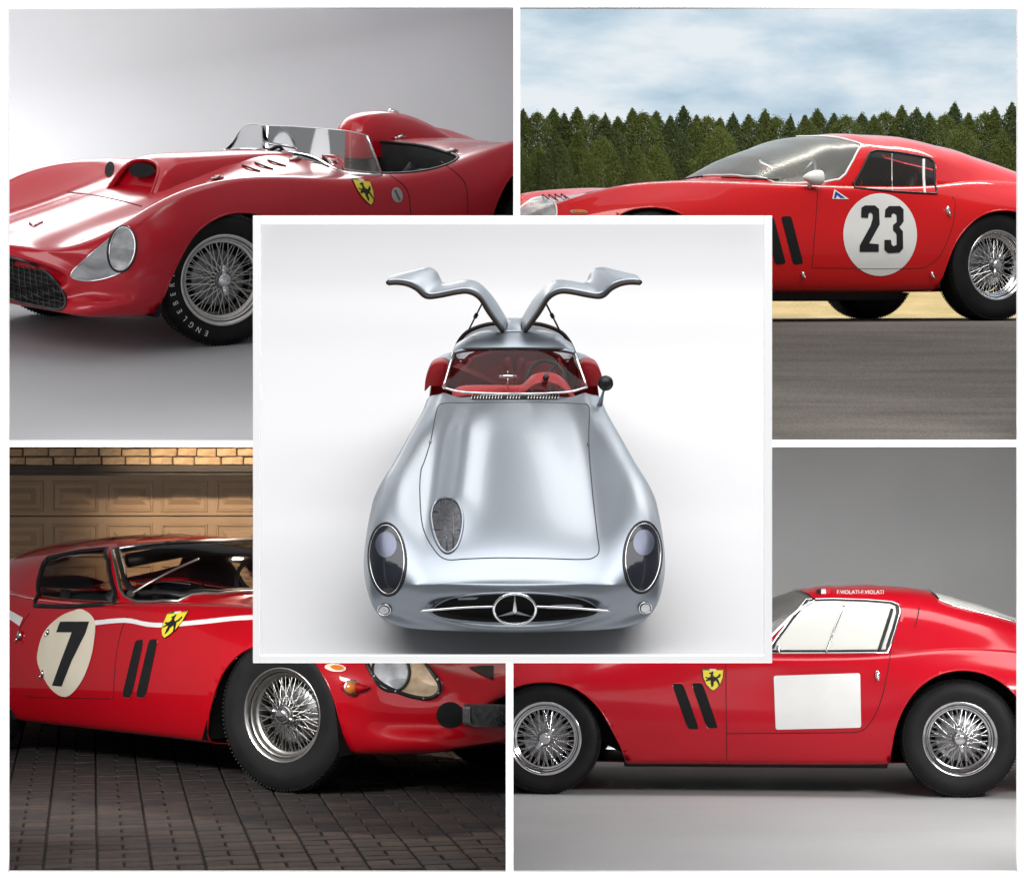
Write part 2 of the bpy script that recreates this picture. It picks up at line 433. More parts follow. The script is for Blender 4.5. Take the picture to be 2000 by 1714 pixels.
# --- centre: white seamless paper
RC = Rig('L', 90, 24, .632*q9, 1005, 1199, near(-1.99), (.78, 0, .33))
fc = lambda Y: floor_z(RC, near(Y))/q9
prof = [(-2.18, FZ(1288, -2.18)), (-2.0, max(fc(-2.0), FZ(1287, -2.0))), (-1.8, max(fc(-1.8), FZ(1286, -1.8))), (-1.6, max(fc(-1.6), FZ(1286, -1.6))), (-1.3, fc(-1.3)), (-1.0, fc(-1)), (-.3, fc(-.3)), (.2, fc(.2)), (.5, fc(.5)), (.75, fc(.75)+.04), (.92, fc(.92)+.14), (1.06, .72), (1.14, .9), (1.18, FZ(426, 1.18))]
sweep('paper_sweep', [(near(Y), z*q9) for Y, z in prof],
      lambda Y: FX(500, Y), lambda Y: FX(1502, Y), MT['paper'])

# --- upper right: asphalt track, dry field, wood, cloudy sky
RTR = Rig('L', 26, 3.2, 1.02, 1940, 519, 4.8, (-2.4, .72, .335))
ft = lambda Y: floor_z(RTR, Y)
def asphalt():
    m = mat('track_asphalt', (.16, .15, .145), .85)
    nt = m.node_tree; b = nt.nodes['Principled BSDF']; tc = nt.nodes.new('ShaderNodeTexCoord')
    mp = nt.nodes.new('ShaderNodeMapping'); mp.inputs['Scale'].default_value = (.35, 2.2, 2.2); mp.inputs['Rotation'].default_value = (0, 0, R(4))
    n1 = nt.nodes.new('ShaderNodeTexNoise'); n1.inputs['Scale'].default_value = 3.2; n1.inputs['Detail'].default_value = 6
    n2 = nt.nodes.new('ShaderNodeTexNoise'); n2.inputs['Scale'].default_value = 110; n2.inputs['Detail'].default_value = 3
    c1 = nt.nodes.new('ShaderNodeValToRGB'); c1.color_ramp.elements[0].position = .3; c1.color_ramp.elements[1].position = .7
    c1.color_ramp.elements[0].color = (.088, .078, .068, 1); c1.color_ramp.elements[1].color = (.145, .130, .115, 1)
    c2 = nt.nodes.new('ShaderNodeValToRGB'); c2.color_ramp.elements[0].position = .35; c2.color_ramp.elements[1].position = .75
    c2.color_ramp.elements[0].color = (.58, .58, .58, 1); c2.color_ramp.elements[1].color = (1.5, 1.45, 1.4, 1)
    mx = nt.nodes.new('ShaderNodeMix'); mx.data_type = 'RGBA'; mx.blend_type = 'MULTIPLY'; mx.inputs[0].default_value = 1
    bp = nt.nodes.new('ShaderNodeBump'); bp.inputs['Strength'].default_value = .5; bp.inputs['Distance'].default_value = .006
    L = nt.links.new
    L(tc.outputs['Object'], mp.inputs[0]); L(mp.outputs[0], n1.inputs['Vector']); L(tc.outputs['Object'], n2.inputs['Vector'])
    L(n1.outputs['Fac'], c1.inputs[0]); L(n2.outputs['Fac'], c2.inputs[0]); L(c1.outputs[0], mx.inputs[6]); L(c2.outputs[0], mx.inputs[7])
    L(mx.outputs[2], b.inputs['Base Color']); L(n2.outputs['Fac'], bp.inputs['Height']); L(bp.outputs[0], b.inputs['Normal'])
    return m
MT['asphalt'] = asphalt()
sweep('track', [(.03, FZ(859.5, .03)), (.6, .09), (1.2, .205), (2.2, .42), (3.0, .59), (3.6, ft(3.6)-.004), (4.5, ft(4.5)), (6.6, ft(6.6)), (6.9, ft(6.9)-.01)],
      lambda Y: FX(1012, Y), lambda Y: 5.6, MT['asphalt'])
MT['field'] = mat('dry_field', (.27, .20, .10), .9, noise=(3, (.20, .16, .07), 5), bump=(30, .6, .03))
sweep('field', [(6.85, ft(6.9)-.03), (7.6, FZ(612, 7.6)), (9, FZ(560, 9)), (11, FZ(470, 11)), (13.4, FZ(390, 13.4))], lambda Y: FX(1012, Y), lambda Y: 8.0, MT['field'])
def sky_mat():
    m = bpy.data.materials.new('cloudy_sky'); m.use_nodes = True; nt = m.node_tree; nt.nodes.clear(); L = nt.links.new
    o = nt.nodes.new('ShaderNodeOutputMaterial'); e = nt.nodes.new('ShaderNodeEmission'); tc = nt.nodes.new('ShaderNodeTexCoord')
    mp = nt.nodes.new('ShaderNodeMapping'); mp.inputs['Scale'].default_value = (.5, 1, 1.5)
    n = nt.nodes.new('ShaderNodeTexNoise'); n.inputs['Scale'].default_value = 1.1; n.inputs['Detail'].default_value = 5; n.inputs['Roughness'].default_value = .56
    c = nt.nodes.new('ShaderNodeValToRGB'); el = c.color_ramp.elements
    el[0].position = .30; el[0].color = (.42, .56, .68, 1); el[1].position = .60; el[1].color = (.80, .86, .90, 1)
    k = el.new(.43); k.color = (.56, .69, .79, 1)
    L(tc.outputs['Object'], mp.inputs[0]); L(mp.outputs[0], n.inputs['Vector']); L(n.outputs['Fac'], c.inputs[0]); L(c.outputs[0], e.inputs[0]); L(e.outputs[0], o.inputs[0])
    e.inputs[1].default_value = 1.0
    return m
MT['sky'] = sky_mat()
P = [(14.5, .3), (14.6, 2), (14.6, 3.4), (14.2, 4.4), (13, 5.3), (10, 6.0), (6, 6.3), (3, 6.4)]
sweep('sky', P, lambda Y: FX(1012, Y) if Y > 13.4 else .05, lambda Y: 9.5, MT['sky'], nx=2)

# wood: each tree a trunk and a crown of leaf faces
MT['bark'] = mat('bark', (.07, .055, .04), .9, noise=(8, (.05, .04, .03), 3))
LEAF = [mat('foliage', c, .8, noise=(1.6, d, 3)) for c, d in (((.10, .125, .030), (.12, .145, .036)), ((.075, .10, .034), (.095, .115, .038)), ((.115, .14, .032), (.12, .15, .042)))]
def crown_mesh(n, rad, pointy, seed, m):
    """crown of unit height: n leaf faces spread through a lumpy volume"""
    rr = np.random.RandomState(seed)
    t = rr.rand(n)**.8; a = rr.rand(n)*6.283
    prof = (1-t)**(.66 if pointy else .52)*(.45+.55*np.minimum(1, t*6+.3))
    mod = np.ones(n)
    for _ in range(26):
        la, lt, ls = rr.rand()*6.283, rr.uniform(.05, .97), rr.uniform(-.25, .42)
        mod += ls*np.maximum(0, np.cos(a-la))*np.exp(-((t-lt)/.06)**2)
    r = rad*prof*mod*np.sqrt(rr.uniform(0, 1, n))
    c = np.stack([r*np.cos(a), r*np.sin(a), t*.97+rr.normal(size=n)*.012], 1)
    s = rr.uniform(.004, .0095, n)[:, None]
    u = rr.normal(size=(n, 3))*[1, 1, .6]; u /= np.linalg.norm(u, axis=1)[:, None]
    v = np.cross(u, rr.normal(size=(n, 3))); v /= np.linalg.norm(v, axis=1)[:, None]
    V = np.stack([c-u*s, c+v*s*.6, c+u*s, c-v*s*.6], 1).reshape(-1, 3)
    me = bpy.data.meshes.new('crown'); F = np.arange(4*n).reshape(-1, 4)
    me.from_pydata(V.tolist(), [], F.tolist()); me.materials.append(m); return me
for m in LEAF:
    nt = m.node_tree; b = nt.nodes['Principled BSDF']; o = nt.nodes['Material Output']; t = nt.nodes.new('ShaderNodeBsdfTranslucent'); x = nt.nodes.new('ShaderNodeMixShader'); x.inputs[0].default_value = .6
    src = b.inputs['Base Color'].links[0].from_socket; nt.links.new(src, t.inputs[0]); nt.links.new(b.outputs[0], x.inputs[1]); nt.links.new(t.outputs[0], x.inputs[2]); nt.links.new(x.outputs[0], o.inputs[0])
def tree(px, py_top, Y, kind, label, seed):
    z0 = FZ(430, Y)-.25; zt = FZ(py_top, Y); h = zt-z0
    root = tag(empty('tree', Matrix.Translation((FX(px, Y), Y, z0))), label, 'tree', 'trees of the wood behind the track')
    vt, ft_ = tube_data([(0, 0, 0), (.01, 0, h*.5), (0, 0, h*.93)], [.022, .014, .004], 6)
    mesh_obj('trunk', vt, ft_, MT['bark'], root, True)
    o = bpy.data.objects.new('crown', CROWN[kind][seed % 4]); COL.objects.link(o); o.parent = root; o.scale = (h*(1+.12*((seed*7) % 5-2)/2), h*1.0, h); o.rotation_euler = (0, 0, seed*1.7)
CROWN = [[crown_mesh(15000, .30 if k != 2 else .36, k != 2, 10*k+i, LEAF[k]) for i in range(4)] for k in range(3)]
rt = random.Random(4)
def ordw(i):
    one = 'first second third fourth fifth sixth seventh eighth ninth tenth eleventh twelfth thirteenth fourteenth fifteenth sixteenth seventeenth eighteenth nineteenth'.split()
    if i < 19: return one[i]
    t = {2: 'twent', 3: 'thirt'}[(i+1)//10]
    return t+'ieth' if (i+1) % 10 == 0 else t+'y-'+one[(i+1) % 10-1]
names = ['olive green spruce', 'dark green fir', 'light green broadleaf tree']
tops = [(1024, 222, 0), (1052, 228, 2), (1078, 214, 0), (1104, 226, 1), (1130, 219, 0), (1156, 224, 2), (1180, 232, 1), (1206, 230, 0), (1232, 221, 0), (1255, 224, 2), (1282, 226, 0), (1306, 231, 1), (1332, 212, 1), (1358, 230, 0), (1382, 233, 2), (1408, 231, 0), (1436, 226, 1),
        (1462, 229, 0), (1490, 222, 0), (1518, 231, 2), (1545, 229, 1), (1572, 226, 0), (1600, 221, 0), (1628, 229, 1), (1655, 231, 2), (1682, 222, 1), (1705, 226, 0), (1732, 218, 2), (1762, 207, 0), (1788, 219, 1), (1815, 228, 0), (1842, 230, 2), (1868, 210, 1), (1893, 228, 0), (1920, 225, 2), (1946, 218, 0), (1975, 209, 1), (2003, 214, 0)]
for i, (px, py, kd) in enumerate(tops):
    tree(px+rt.uniform(-4, 4), py-8+rt.uniform(-5, 5), 12.6+rt.uniform(-.3, .3), kd, names[kd]+' in the back row of the wood, '+ordw(i)+' from the left', 100+i)
for i in range(26):
    px = 1015+i*39+rt.uniform(-8, 8)
    tree(px, 262+rt.uniform(-22, 25), 11.6+rt.uniform(-.3, .3), [0, 2, 1][i % 3], 'shorter '+names[[0, 2, 1][i % 3]]+' in the front row of the wood, '+ordw(i)+' from the left', 300+i)

# --- lower left: garage front, brick beam, paved yard
RBL = Rig('R', 43, -.5, 1.216, 548, 1402, 2.8, (0, -.74, .335))
fg = lambda Y, x=0: floor_z(RBL, Y, x)
Yg = 6.9
MT['door'] = mat('tan_door_paint', (.33, .225, .135), .6, noise=(2.2, (.27, .18, .105), 5), bump=(60, .1, .002))
MT['lintel'] = mat('dark_brown_timber', (.05, .038, .028), .7, noise=(5, (.035, .028, .022), 4))
MT['stone'] = mat('sandy_brick', (.48, .34, .20), .85, noise=(9, (.30, .20, .11), 5), bump=(30, .8, .02))
MT['mortar'] = mat('mortar', (.10, .08, .06), .9, noise=(9, (.07, .055, .045), 4))
gd = tag(empty('garage_door', Matrix.Translation((FX(-60, Yg), Yg, 0))), 'tan panelled garage door behind the red number seven car', 'garage door')
x0 = FX(-60, Yg)
bm_obj('backing_panel', box(0, FX(1010, Yg)-x0, .052, .08, FZ(1490, Yg), FZ(900, Yg)), MT['lintel'], gd)  # added behind the sections so no light shows through the gaps
rows = [(925, 1007), (1008.5, 1087), (1088.5, 1167), (1168.5, 1247), (1248.5, 1327), (1328.5, 1407), (1408, 1490)]
for (a, b) in rows:
    sec = bm_obj('door_section', box(0, FX(1010, Yg)-x0, 0, .05, FZ(b, Yg), FZ(a, Yg), .006), MT['door'], gd)
    xx = 0
    for k in range(10):
        pl = -6+k*107
        if pl+91 > 985: break
        zb, zt = FZ(b-8, Yg), FZ(a+14, Yg); xa, xb = FX(pl, Yg)-x0, FX(pl+91, Yg)-x0
        g = .016
        bm = bmesh.new()
        # groove ring (dark reveal) as a recessed frame with a raised field
        def ring(i, y): return [bm.verts.new((x, y, z)) for x, z in ((xa+i, zb+i), (xb-i, zb+i), (xb-i, zt-i), (xa+i, zt-i))]
        r = [ring(0, -.002), ring(.004, -.014), ring(.014, -.014), ring(.022, .0-.003), ring(.05, -.003), ring(.085, -.022)]
        for a_, b_ in zip(r, r[1:]):
            for q in range(4): bm.faces.new((a_[q], a_[(q+1) % 4], b_[(q+1) % 4], b_[q]))
        bm.faces.new(r[-1]); bmesh.ops.recalc_face_normals(bm, faces=bm.faces[:])
        bm_obj('raised_panel', bm, MT['door'], sec)
bw = tag(empty('brick_beam', Matrix.Translation((FX(-60, Yg), Yg-.5, 0))), 'sandy brick wall band above the garage door', 'wall')
x0 = FX(-60, Yg-.5); Yw = Yg-.5
bm_obj('lintel', box(0, FX(1005, Yw)-x0, .0, .5, FZ(928, Yw), FZ(908, Yw), .005), MT['lintel'], bw)
bm_obj('soffit_board', box(0, FX(1005, Yw)-x0, -.03, .0, FZ(921, Yw), FZ(916, Yw), .002), MT['lintel'], bw)
bm_obj('mortar_bed', box(0, FX(1005, Yw)-x0, .02, .5, FZ(908, Yw), FZ(800, Yw)), MT['mortar'], bw)
bk = bpy.data.meshes.new('brick')
b_ = box(0, .16, 0, .06, 0, .052, .006); b_.to_mesh(bk); b_.free(); bk.materials.append(MT['stone'])
for j in range(5):
    xx = -.05*(j % 2)
    while xx < 2.3:
        o = bpy.data.objects.new('brick', bk); COL.objects.link(o); o.parent = bw
        sx = rt.uniform(.75, 1.25)
        o.location = (xx, -.02+rt.uniform(-.012, .012), FZ(907, Yw)+j*.058+rt.uniform(-.002, .002)); o.scale = (sx, 1, rt.uniform(.9, 1.02)); o.rotation_euler = (0, rt.uniform(-.02, .02), rt.uniform(-.03, .03))
        xx += .165*sx+.004
# yard
MT['joint'] = mat('paving_joint', (.012, .011, .010), .95, noise=(12, (.02, .018, .014), 4))
yard = sweep('paved_yard', [(.03, fg(.03)-.012), (3, fg(3)-.012), (7.4, fg(7.4)-.012)], lambda Y: -4.6, lambda Y: FX(992, Y), MT['joint'], sub=1)
PAV = [mat('clay_paver', c, .8, noise=(14, d, 5), bump=(50, .5, .006)) for c, d in (((.055, .043, .040), (.030, .026, .024)), ((.075, .054, .045), (.045, .034, .030)), ((.038, .033, .032), (.024, .022, .022)))]
def paver_mesh(w, l, m):
    b = box(-w/2, w/2, -l/2, l/2, -.03, .0, .006); me = bpy.data.meshes.new('brick'); b.to_mesh(me); b.free(); me.materials.append(m); return me
pm = {(k, i): paver_mesh(w_, l_, m) for k, (w_, l_) in enumerate(((.229, .112), (.109, .144))) for i, m in enumerate(PAV)}
ang = R(9.1); ca, sa = math.cos(ang), math.sin(ang); cells = []
tilt = Matrix.Rotation(R(-.5), 4, 'X')
for i in range(-26, 14):
    for j in range(-4, 32):
        u = i*.24; v = j*.274+(.11 if i % 2 else 0)
        for (du, dv, k) in ((0, 0, 0), (-.06, .137, 1), (.06, .137, 1)):
            x = (u+du)*ca-(v+dv)*sa; y = (u+du)*sa+(v+dv)*ca
            if y < .10 or y > 7 or x > FX(994, y)+.14: continue
            q = 1000+x/(y+D)*D/K
            if q < -20: continue
            cells.append((y, x, k))
cells.sort()
stuff = []
for n, (y, x, k) in enumerate(cells):
    M4 = Matrix.Translation((x, y, fg(y, x)+rt.uniform(-.002, .003))) @ tilt @ Matrix.Rotation(ang+rt.uniform(-.02, .02), 4, 'Z') @ Matrix.Rotation(rt.uniform(-.012, .012), 4, 'Y')
    me = pm[(k, rt.randrange(3))]
    if x > FX(993, y)-.14:
        b = bmesh.new(); b.from_mesh(me); b.transform(M4); bmesh.ops.bisect_plane(b, geom=b.verts[:]+b.edges[:]+b.faces[:], plane_co=(FX(992.5, 0), 0, 0), plane_no=(1, 7.5*K/D, 0), clear_outer=True)
        if len(b.faces): bm_obj('brick', b, None, yard).data.materials.append(me.materials[0])
        else: b.free()
    elif n < 275:
        o = bpy.data.objects.new('brick', me); COL.objects.link(o); o.parent = yard; o.matrix_basis = M4
    else: stuff.append(([M4 @ v.co for v in me.vertices], [tuple(p.vertices) for p in me.polygons]))
V, F = join(stuff)
o = mesh_obj('far_paving', V, F, PAV[0], yard); tag(o, kind='stuff')
MT['lining'] = mat('dark_blue_black_lining', (.012, .014, .020), .6, noise=(20, (.018, .02, .026), 3))

# ================================================================== WHEELS
def wheel(rig, parent, at, side, rt=.33, wt=.17, rr=.20, steer=0, spokes=36, style='wire', letters=None, spinner=0, shade='satin'):
    """side=+1: outer face towards +y. parts: tyre, rim, spokes, hub, spinner"""
    M = Matrix.Translation(at) @ Matrix.Rotation(steer, 4, 'Z') @ (Matrix.Rotation(math.pi, 4, 'Z') if side < 0 else Matrix.Identity(4))
    root = empty('wheel', M, parent)
    h = wt/2
    prof = [(rr-.012, -h*.8), (rr+.01, -h), ((rr+rt)/2, -h*1.12), (rt-.025, -h*.98), (rt-.006, -h*.8), (rt, -h*.5), (rt+.001, 0), (rt, h*.5), (rt-.006, h*.8), (rt-.022, h*.97),
            ((rr+rt)/2+.02, h*1.10), ((rr+rt)/2-.01, h*1.13), (rr+.012, h*1.02), (rr-.004, h*.93), (rr-.014, h*.8)]
    pr = smooth_path(prof, 3)
    V, F = lathe_data(pr, 96); ty = mesh_obj('tyre', V, F, MT['tyre'], root, True)
    # tread blocks round both shoulders
    tb = []
    for sgn in (1, -1):
        for i in range(110):
            a = 2*math.pi*i/110; c, s = math.cos(a), math.sin(a); d = .0045
            q = []
            for (r_, y_) in ((rt-.016, h*1.0*sgn), (rt+.002, h*.72*sgn)):
                for da in (-d/rt*1.0, d/rt*1.0): q.append(Vector((r_*math.cos(a+da), y_, r_*math.sin(a+da))))
            for (r_, y_) in ((rt-.010, h*1.03*sgn), (rt+.0045, h*.72*sgn)):
                for da in (-d/rt*.8, d/rt*.8): q.append(Vector((r_*math.cos(a+da), y_, r_*math.sin(a+da))))
            tb.append((q, [(4, 5, 7, 6), (0, 4, 6, 2), (1, 3, 7, 5), (0, 1, 5, 4), (2, 6, 7, 3)]))
    V, F = join(tb); tag(mesh_obj('tread', V, F, MT['tyre'], root), kind='stuff')
    if letters:
        txt, a0, da, size, rl = letters
        for i, ch in enumerate(txt):
            cu = bpy.data.curves.new('letter', 'FONT'); cu.body = ch; cu.size = size; cu.align_x = 'CENTER'; cu.extrude = .0012
            ob = bpy.data.objects.new('letter', cu); COL.objects.link(ob); bpy.context.view_layer.update()
            me = bpy.data.meshes.new_from_object(ob.evaluated_get(bpy.context.evaluated_depsgraph_get())); bpy.data.objects.remove(ob)
            a = a0+da*i                                 # angle from +z, clockwise as seen from outside (+y looking to -y): +x is to the left
            for v in me.vertices:
                x, y, z = v.co; rad = rl+y*1.0; b = a+x/rl*.8
                v.co = Vector((-math.sin(b)*rad, h*1.165+z, math.cos(b)*rad))
            me.materials.clear(); lo = finish('letter', me, MT['cream'] if letters and len(letters) > 9 else MT['white'], root, False)
    m = MT[shade]
    V, F = lathe_data(smooth_path([(rr-.03, -h*.75), (rr-.005, -h*.9), (rr+.002, -h*.95), (rr-.002, -h*.8), (rr-.035, -h*.6), (rr-.04, -h*.1), (rr-.038, h*.35), (rr-.03, h*.42), (rr-.022, h*.50), (rr-.022, h*.72), (rr-.012, h*.80), (rr-.008, h*.95), (rr+.004, h*1.06), (rr+.010, h*1.03), (rr+.004, h*.94)], 3), 96)
    mesh_obj('rim', V, F, m, root, True)
    V, F = lathe_data([(0, -h*.55), (rr-.045, -h*.55), (rr-.045, -h*.5), (0, -h*.5)], 48); mesh_obj('backing_disc', V, F, MT['void'], root, True)
    V, F = lathe_data([(0, -h*.3), (rr*.62, -h*.3), (rr*.66, -h*.22), (rr*.62, -h*.12), (rr*.3, -h*.1), (0, -h*.1)], 48); mesh_obj('brake_drum', V, F, MT['steel'], root, True)
    sp = []
    yo = h*1.02
    for k in range(spokes):
        a = 2*math.pi*k/spokes
        for sgn in (1, -1):
            if k % 2: r0, y0, r1, y1, tw = .040, yo*.82, rr-.036, h*.38, .42
            else: r0, y0, r1, y1, tw = .046, yo*.30, rr-.038, h*.20, .55
            b = a+sgn*tw+sgn*.04
            p0 = (r0*math.cos(a), y0, r0*math.sin(a)); p1 = (r1*math.cos(b), y1, r1*math.sin(b))
            sp.append(tube_data([p0, p1], .0021, 5, caps=False))
    V, F = join(sp); tag(mesh_obj('spokes', V, F, m, root, True), kind='stuff')
    V, F = lathe_data(smooth_path([(.044, -h*.4), (.050, h*.2), (.046, h*.5), (.047, h*.8), (.042, h*.9), (.036, h*.92)], 3), 32); mesh_obj('hub', V, F, MT['steel'], root, True)
    V, F = lathe_data(smooth_path([(.036, h*.8), (.036, h*1.0), (.033, h*1.12), (.024, h*1.2), (.012, h*1.23), (0, h*1.235)], 4), 32)
    parts = [(V, F)]
    for q in range(2 if style != 'three' else 3):
        a = spinner+q*(math.pi if style != 'three' else 2*math.pi/3)
        c, s = math.cos(a), math.sin(a)
        def P(r, w_, y): return Vector((c*r-s*w_, y, s*r+c*w_))
        v = [P(.02, -.017, h*1.0), P(.02, .017, h*1.0), P(.078, .011, h*1.12), P(.078, -.011, h*1.12), P(.02, -.014, h*1.12), P(.02, .014, h*1.12), P(.076, .008, h*1.2), P(.076, -.008, h*1.2)]
        parts.append((v, [(0, 3, 2, 1), (4, 5, 6, 7), (0, 1, 5, 4), (2, 3, 7, 6), (1, 2, 6, 5), (3, 0, 4, 7)]))
    V, F = join(parts); sp_ = mesh_obj('knock_off_nut', V, F, MT['chrome'], root, True)
    bm = bmesh.new(); bm.from_mesh(sp_.data); bmesh.ops.recalc_face_normals(bm, faces=bm.faces[:]); bm.to_mesh(sp_.data); bm.free()
    return root
def arch_liner(parent, pts, y0, y1, m=None):
    """dark inner wheel housing swept from the arch outline inwards"""
    V = []; F = []
    c = (sum(p[0] for p in pts)/len(pts), sum(p[1] for p in pts)/len(pts))
    for (x, z) in pts: z = max(z, .2); V += [(x, y0, z), (x, y1, z)]
    n = len(pts)
    for i in range(n-1): F.append((2*i, 2*i+1, 2*i+3, 2*i+2))
    k = len(V); V.append((c[0], y1, c[1]))
    for i in range(n-1): F.append((2*i+1, k, 2*i+3))
    return mesh_obj("wheel_housing", V, F, m or MT["void"], parent)

# ================================================================== THE BERLINETTA BODY (used for the three closed red cars)
def coupe_rows():
    r = []
    zc = .405
    def ell(x, a, b, zc, dxs=0, p=1.):
        o = []
        for k in range(12):
            q = -math.pi/2+math.pi*k/11
            c, s = math.cos(q), math.sin(q)
            c = abs(c)**p
            o.append((x-dxs*c*c, a*c, zc+b*s))
        return o
    r.append(ell(.86, .26, .055, .40, .02))
    r.append(ell(.905, .30, .075, .40, .03))
    r.append(ell(.925, .36, .105, .40, .05))
    r.append(ell(.89, .46, .145, .405, .10, .8))
    def sec(x, zb, w, zf, yf, zv, zcn, dx=0):
        # w: max half width, zf/yf: fender crest, zv: valley, zcn: centre
        h = zf-zb
        return [(x, 0, zb), (x, .40, zb), (x, w-.12, zb+.01), (x-dx*.3, w-.045, zb+.055), (x-dx, w-.008, zb+h*.28), (x-dx, w, zb+h*.50), (x-dx, w-.018, zb+h*.74),
                (x-dx*.6, yf+.075, zf-.045), (x-dx*.3, yf, zf), (x, yf*.66, zv), (x, yf*.33, (zv+zcn)/2+.008), (x, 0, zcn)]
    r.append(sec(.80, .235, .60, .555, .46, .545, .555, .16))
    r.append(sec(.66, .205, .69, .625, .52, .595, .605, .12))
    r.append(sec(.45, .185, .745, .705, .565, .655, .665, .04))
    r.append(sec(.20, .175, .775, .768, .585, .705, .725))
    r.append(sec(.0, .17, .785, .800, .59, .742, .765))
    r.append(sec(-.25, .17, .785, .818, .60, .780, .805))
    r.append(sec(-.50, .165, .775, .822, .61, .805, .835))
    r.append(sec(-.80, .165, .765, .818, .635, .815, .855))
    r.append(sec(-1.10, .165, .762, .812, .65, .80, .80))
    r.append(sec(-1.45, .165, .765, .808, .66, .79, .79))
    r.append(sec(-1.75, .168, .775, .812, .655, .79, .79))
    r.append(sec(-2.0, .172, .79, .825, .645, .79, .79))
    r.append(sec(-2.25, .18, .805, .850, .63, .79, .79))
    r.append(sec(-2.5, .20, .81, .855, .62, .79, .79))
    r.append(sec(-2.8, .23, .80, .835, .60, .785, .80))
    r.append(sec(-3.1, .26, .765, .79, .57, .765, .80))
    r.append(sec(-3.32, .30, .70, .745, .52, .745, .775))
    r.append(sec(-3.40, .34, .64, .70, .48, .70, .73))
    r.append([(-3.37, p[1]*.8, .5+(p[2]-.5)*.75) for p in r[-1]])
    return r
def cabin_rows():
    r = []
    def s(x, zc, pts): r.append([(x, 0, .70), (x, .45, .70)]+[(x, y, z) for y, z in pts]+[(x, 0, zc)])
    s(-.70, .80, [(.50, .72), (.48, .745), (.44, .76), (.38, .775), (.28, .79), (.15, .797)])
    s(-.86, .875, [(.57, .75), (.555, .785), (.52, .81), (.44, .835), (.30, .86), (.15, .872)])
    s(-1.05, .985, [(.615, .76), (.60, .81), (.575, .85), (.49, .91), (.34, .955), (.17, .98)])
    s(-1.25, 1.09, [(.65, .77), (.645, .84), (.61, .90), (.525, .985), (.38, 1.05), (.19, 1.082)])
    s(-1.42, 1.155, [(.662, .775), (.658, .87), (.61, .965), (.53, 1.055), (.38, 1.12), (.19, 1.147)])
    s(-1.58, 1.192, [(.668, .775), (.655, .90), (.60, 1.03), (.52, 1.105), (.37, 1.162), (.19, 1.186)])
    s(-1.75, 1.208, [(.67, .775), (.655, .91), (.60, 1.045), (.515, 1.125), (.37, 1.178), (.19, 1.202)])
    s(-1.98, 1.203, [(.67, .775), (.655, .90), (.60, 1.03), (.51, 1.115), (.37, 1.17), (.19, 1.195)])
    s(-2.22, 1.175, [(.66, .775), (.64, .88), (.58, 1.00), (.49, 1.085), (.35, 1.14), (.18, 1.167)])
    s(-2.48, 1.115, [(.64, .775), (.61, .86), (.545, .96), (.46, 1.03), (.33, 1.082), (.17, 1.106)])
    s(-2.75, 1.03, [(.61, .77), (.575, .835), (.51, .905), (.43, .96), (.31, 1.0), (.16, 1.022)])
    s(-3.02, .925, [(.57, .76), (.53, .80), (.47, .845), (.40, .875), (.29, .905), (.15, .92)])
    s(-3.28, .81, [(.50, .74), (.47, .755), (.42, .77), (.36, .78), (.27, .795), (.14, .805)])
    return r
def circ(cx, cz, r, n=32, a0=0, a1=360):
    return [(cx+r*math.cos(R(a0+(a1-a0)*i/n)), cz+r*math.sin(R(a0+(a1-a0)*i/n))) for i in range(n+(a1-a0 != 360))]
FRONT_ARCH = smooth_path([(.40, .0), (.385, .30), (.33, .49), (.20, .615), (.02, .655), (-.16, .63), (-.30, .53), (-.39, .39), (-.46, .24), (-.50, .05)], 4)
REAR_ARCH = smooth_path([(-1.99, .05), (-2.00, .25), (-2.04, .44), (-2.13, .60), (-2.26, .70), (-2.42, .735), (-2.58, .70), (-2.71, .60), (-2.79, .44), (-2.82, .25), (-2.83, .05)], 4)
SIDE_WIN = [(-1.285, .835), (-1.40, .94), (-1.62, 1.115), (-1.67, 1.125), (-1.97, 1.118), (-2.04, 1.075), (-2.02, .98), (-1.955, .835)]
WSCREEN_TOP = [(-.80, 0), (-.81, .22), (-.87, .42), (-1.02, .545), (-1.19, .60), (-1.29, .590), (-1.44, .500), (-1.485, .40), (-1.52, .22), (-1.53, 0)]
REARWIN_TOP = [(-2.28, 0), (-2.285, .20), (-2.31, .36), (-2.36, .40), (-2.5, .385), (-2.95, .30), (-3.07, .2), (-3.10, 0)]
def sym(half): return half+[(x, -y) for x, y in half[-2:0:-1]]

